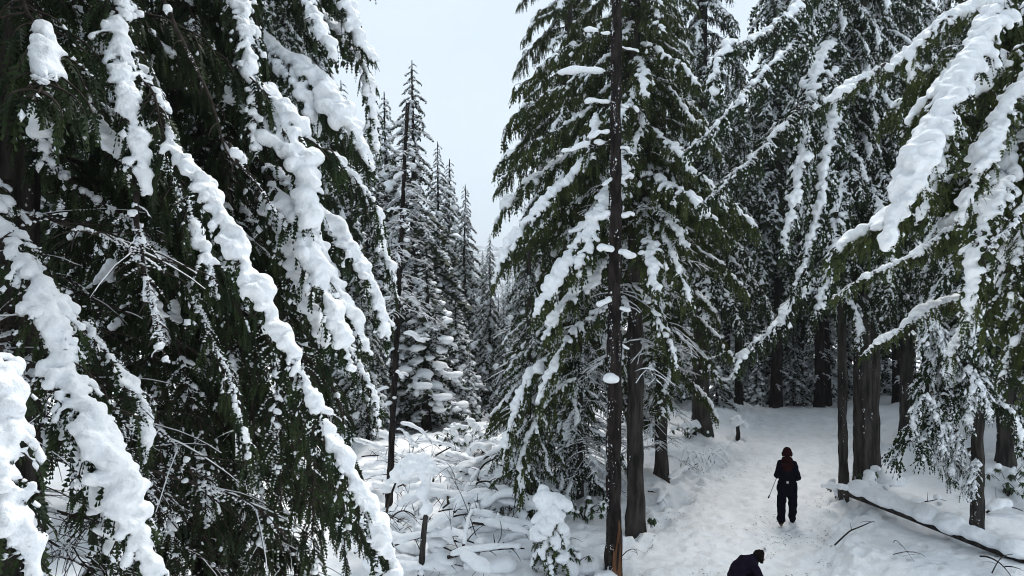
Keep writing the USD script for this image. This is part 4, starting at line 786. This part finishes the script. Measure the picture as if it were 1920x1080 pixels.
# ---------------------------------------------------------------- people
import trimesh.smoothing
def body(chains, edge=0.038, it=12):
    """chains: lists of (x, y, z, radius); every bone the hull of its two balls, all joined and smoothed."""
    out = None
    for ch in chains:
        for a, b in zip(ch[:-1], ch[1:]):
            s = [manifold3d.Manifold.sphere(q[3], 20).translate(tuple(map(float, q[:3]))) for q in (a, b)]
            h = manifold3d.Manifold.batch_hull(s); out = h if out is None else out + h
    m = out.refine_to_length(edge).to_mesh(); tm = trimesh.Trimesh(m.vert_properties[:, :3], m.tri_verts)
    trimesh.smoothing.filter_taubin(tm, 0.5, 0.53, it); return np.array(tm.vertices), np.array(tm.faces)
def folds(m, amp, scale, seed=1):
    v, f = m; return v + vnormals(v, f) * ((noise(v * scale, seed) - 0.5) * amp)[:, None], f
g = px_ground(1476, 984); g = np.array([g[0], g[1], gz(g[0], g[1])])
W = thing('person', 'person in dark jacket and red hat walking away up the trail with a pole', 'person', g, rz=-0.3)
def hand(c, fwd, s=1):   # a palm and five fingers curled
    ch = [[(*c, .034), (c[0] + fwd[0] * .06, c[1] + fwd[1] * .06, c[2] + fwd[2] * .06, .033)]]
    for k in range(4):
        o = (k - 1.5) * 0.018; b = np.array(c) + np.array(fwd) * 0.08 + [o * 0.3, o * 0.2, o]; ch.append([(*b, .010), (*(b + np.array(fwd) * .032 + [-s * .012, 0, 0]), .0095), (*(b + np.array(fwd) * .03 + [-s * .038, .0, 0]), .0085)])
    th = np.array(c) + np.array(fwd) * 0.02 + [0, 0, .034]; ch.append([(*th, .012), (*(th + np.array(fwd) * .035 + [-s * .02, 0, .012]), .010), (*(th + np.array(fwd) * .05 + [-s * .035, 0, .0]), .009)])
    return ch
LH, RH = (-.20, .20, 1.06), (.19, .22, 1.02)
skin = body([[(0, 0, .95, .11), (0, .02, 1.15, .11), (0, .03, 1.36, .12), (0, .03, 1.49, .055), (0, .05, 1.57, .06)], [(0, .045, 1.64, .085), (0, .065, 1.60, .07)], [(0, .14, 1.605, .014), (0, .15, 1.585, .016)],
             [(-.1, 0, .92, .085), (-.12, -.03, .5, .055), (-.14, -.22, .15, .04), (-.145, -.10, .05, .03)], [(.1, 0, .92, .085), (.12, .12, .5, .055), (.115, .12, .1, .04), (.12, .24, .04, .03)],
             [(-.14, .02, 1.42, .05), (-.225, -.05, 1.14, .038), (*LH, .03)], [(.14, .02, 1.42, .05), (.235, -.04, 1.12, .038), (*RH, .03)]] + hand(LH, (.25, .9, .1), -1) + hand(RH, (-.3, .9, .0), 1), 0.026)
part('body', skin, 'skin', W)
part('jacket', folds(body([[(0, .0, .93, .15), (0, .0, 1.02, .145), (0, .02, 1.2, .15), (0, .02, 1.36, .15), (0, .02, 1.46, .085)], [(-.08, 0, .92, .11), (-.07, .02, 1.3, .115), (.07, .02, 1.3, .115), (.08, 0, .92, .11)], [(-.06, .02, 1.44, .08), (-.15, .02, 1.41, .078), (-.228, -.05, 1.13, .06), (-.20, .17, 1.065, .045)], [(.06, .02, 1.44, .08), (.15, .02, 1.41, .078), (.238, -.04, 1.11, .06), (.195, .18, 1.03, .045)]]), 0.03, 14), 'navy', W)
part('hip_belt', body([[(-.125, .0, .985, .075), (0, -.085, .985, .085), (.125, .0, .985, .075), (0, .08, .985, .08), (-.125, 0, .985, .075)]], 0.02, 6), 'black_cloth', W)
part('trousers', folds(body([[(-.08, 0, .92, .14), (.08, 0, .92, .14)], [(-.095, 0, .88, .135), (-.125, -.03, .5, .098), (-.14, -.19, .2, .085), (-.142, -.2, .165, .088)], [(.095, 0, .88, .135), (.125, .12, .5, .098), (.117, .11, .17, .085), (.117, .11, .12, .088)]]), 0.045, 11, 4), 'navy', W)
part('hat', folds(body([[(0, .035, 1.665, .108), (0, .03, 1.70, .095), (0, .02, 1.735, .05)], [(-.085, .03, 1.645, .038), (-.088, .04, 1.60, .03)], [(.085, .03, 1.645, .038), (.088, .04, 1.60, .03)]], 0.014, 6), 0.008, 60), 'red_knit', W)
part('scarf', folds(body([[(-.05, -.01, 1.50, .075), (.05, -.01, 1.50, .075), (.06, .08, 1.50, .06), (-.06, .08, 1.5, .06)], [(-.08, -.10, 1.40, .06), (.08, -.10, 1.40, .06)], [(-.05, -.115, 1.31, .05), (.05, -.115, 1.31, .05)]], 0.016, 8), 0.012, 30), 'red_knit', W)
part('badge', (np.array([(-.022, -.19, 1.0), (.022, -.19, 1.0), (.022, -.19, 1.045), (-.022, -.19, 1.045), (-.022, -.18, 1.0), (.022, -.18, 1.0), (.022, -.18, 1.045), (-.022, -.18, 1.045)]), np.array([(0, 1, 2), (0, 2, 3), (4, 6, 5), (4, 7, 6), (0, 4, 5), (0, 5, 1), (3, 2, 6), (3, 6, 7)])), 'white_patch', W, smooth=False)
part('boot', body([[(-.14, -.22, .17, .068), (-.145, -.20, .10, .06)], [(-.143, -.235, .10, .048), (-.145, -.08, .045, .045)]], 0.014, 6), 'black_cloth', W)
part('boot', body([[(.117, .11, .14, .068), (.118, .12, .07, .06)], [(.117, .08, .055, .05), (.12, .28, .048, .045)]], 0.014, 6), 'black_cloth', W)
part('sole', body([[(-.143, -.262, .06, .034), (-.147, -.06, .010, .032)]], 0.012, 4), 'sole', W); part('sole', body([[(.117, .06, .02, .036), (.12, .30, .018, .034)]], 0.012, 4), 'sole', W)
pole = thing('walking_pole', 'thin pole held low in the walker’s left hand', 'pole', g, rz=-0.3)
a_, b_ = np.array([-.19, .24, 1.10]), np.array([-.42, -.30, .66]); k = np.linspace(0, 1, 5)[:, None]
part('shaft', tubes(a_ + (b_ - a_) * k, np.full(5, .009), 8), 'metal', pole); part('grip', tubes(a_ + (b_ - a_) * (k * 0.16 - 0.1), np.full(5, .016), 8), 'black_cloth', pole)
part('basket', body([[(*(b_ + [0, 0, .01]), .018), (*(b_ + [.02, .03, .05]), .012)]], 0.008, 2), 'black_cloth', pole)
d0 = 13.55; g = np.array([(1398 - 960) / F * d0, d0, 0.0]); g[2] = gz(g[0], d0)
C = thing('person', 'person in dark plum jacket crouching on the trail, head bent to the right', 'person', g, rz=0.1)
H1, H2 = (.27, -.12, .16), (.28, .10, .15)
skin = body([[(-.14, 0, .26, .10), (-.05, 0, .42, .11), (.08, 0, .54, .11), (.16, 0, .60, .05), (.21, 0, .625, .05)], [(.25, 0, .65, .075), (.285, 0, .62, .06)], [(.35, 0, .585, .012), (.345, 0, .57, .013)], [(-.14, -.09, .25, .075), (.17, -.15, .33, .05), (-.02, -.14, .10, .035), (.06, -.14, .035, .028)], [(-.14, .09, .25, .075), (.17, .15, .33, .05), (-.02, .14, .10, .035), (.06, .14, .035, .028)],
             [(.08, -.14, .55, .05), (.17, -.21, .34, .036), (*H1, .026)], [(.08, .14, .55, .05), (.17, .21, .34, .036), (*H2, .026)]] + hand(H1, (.5, .2, -.75), -1) + hand(H2, (.5, -.2, -.75), 1), 0.022)
part('body', skin, 'skin', C)
part('jacket', folds(body([[(-.17, 0, .27, .17), (-.11, 0, .42, .175), (.0, 0, .515, .165), (.09, 0, .55, .14), (.165, 0, .60, .075)], [(.06, -.1, .55, .09), (.09, -.17, .53, .08), (.185, -.22, .33, .068), (.255, -.14, .20, .05)], [(.06, .1, .55, .09), (.09, .17, .53, .08), (.185, .22, .33, .068), (.255, .12, .19, .05)]], 0.016), 0.035, 12, 2), 'plum', C)
part('trousers', folds(body([[(-.15, -.09, .23, .115), (.17, -.15, .32, .08), (.0, -.14, .14, .07)], [(-.15, .09, .23, .115), (.17, .15, .32, .08), (.0, .14, .14, .07)]]), 0.03, 13, 3), 'navy', C)
part('hair', folds(body([[(.245, 0, .668, .098), (.235, 0, .63, .09), (.20, 0, .60, .07)], [(.26, -.06, .63, .05), (.27, -.065, .57, .035)], [(.26, .06, .63, .05), (.27, .065, .57, .035)], [(.29, 0, .70, .06), (.315, 0, .665, .035)]], 0.012, 5), 0.016, 40, 5), 'hair', C)
for s in (-1, 1): part('boot', body([[(-.02, s * .14, .10, .055), (-.02, s * .14, .055, .05), (.12, s * .145, .04, .042)]], 0.014, 5), 'black_cloth', C)

# ---------------------------------------------------------------- the air: thin cold haze that pales the mountain
hz = (np.array([(x, y, z) for z in (-50, 170) for x, y in ((-3200, -60), (3200, -60), (3200, 3200), (-3200, 3200))], float), np.array([(0, 2, 1), (0, 3, 2), (4, 5, 6), (4, 6, 7), (0, 1, 5), (0, 5, 4), (1, 2, 6), (1, 6, 5), (2, 3, 7), (2, 7, 6), (3, 0, 4), (3, 4, 7)]))
M['haze'] = usdkit.material(stage, '/World/Looks/haze_air', {'v': ('principled_volume', {'color': (0.86, 0.91, 0.97), 'density': 0.0004, 'anisotropy': 0.2})}, volume='v.volume')
part('haze', hz, 'haze', smooth=False, kind='stuff')
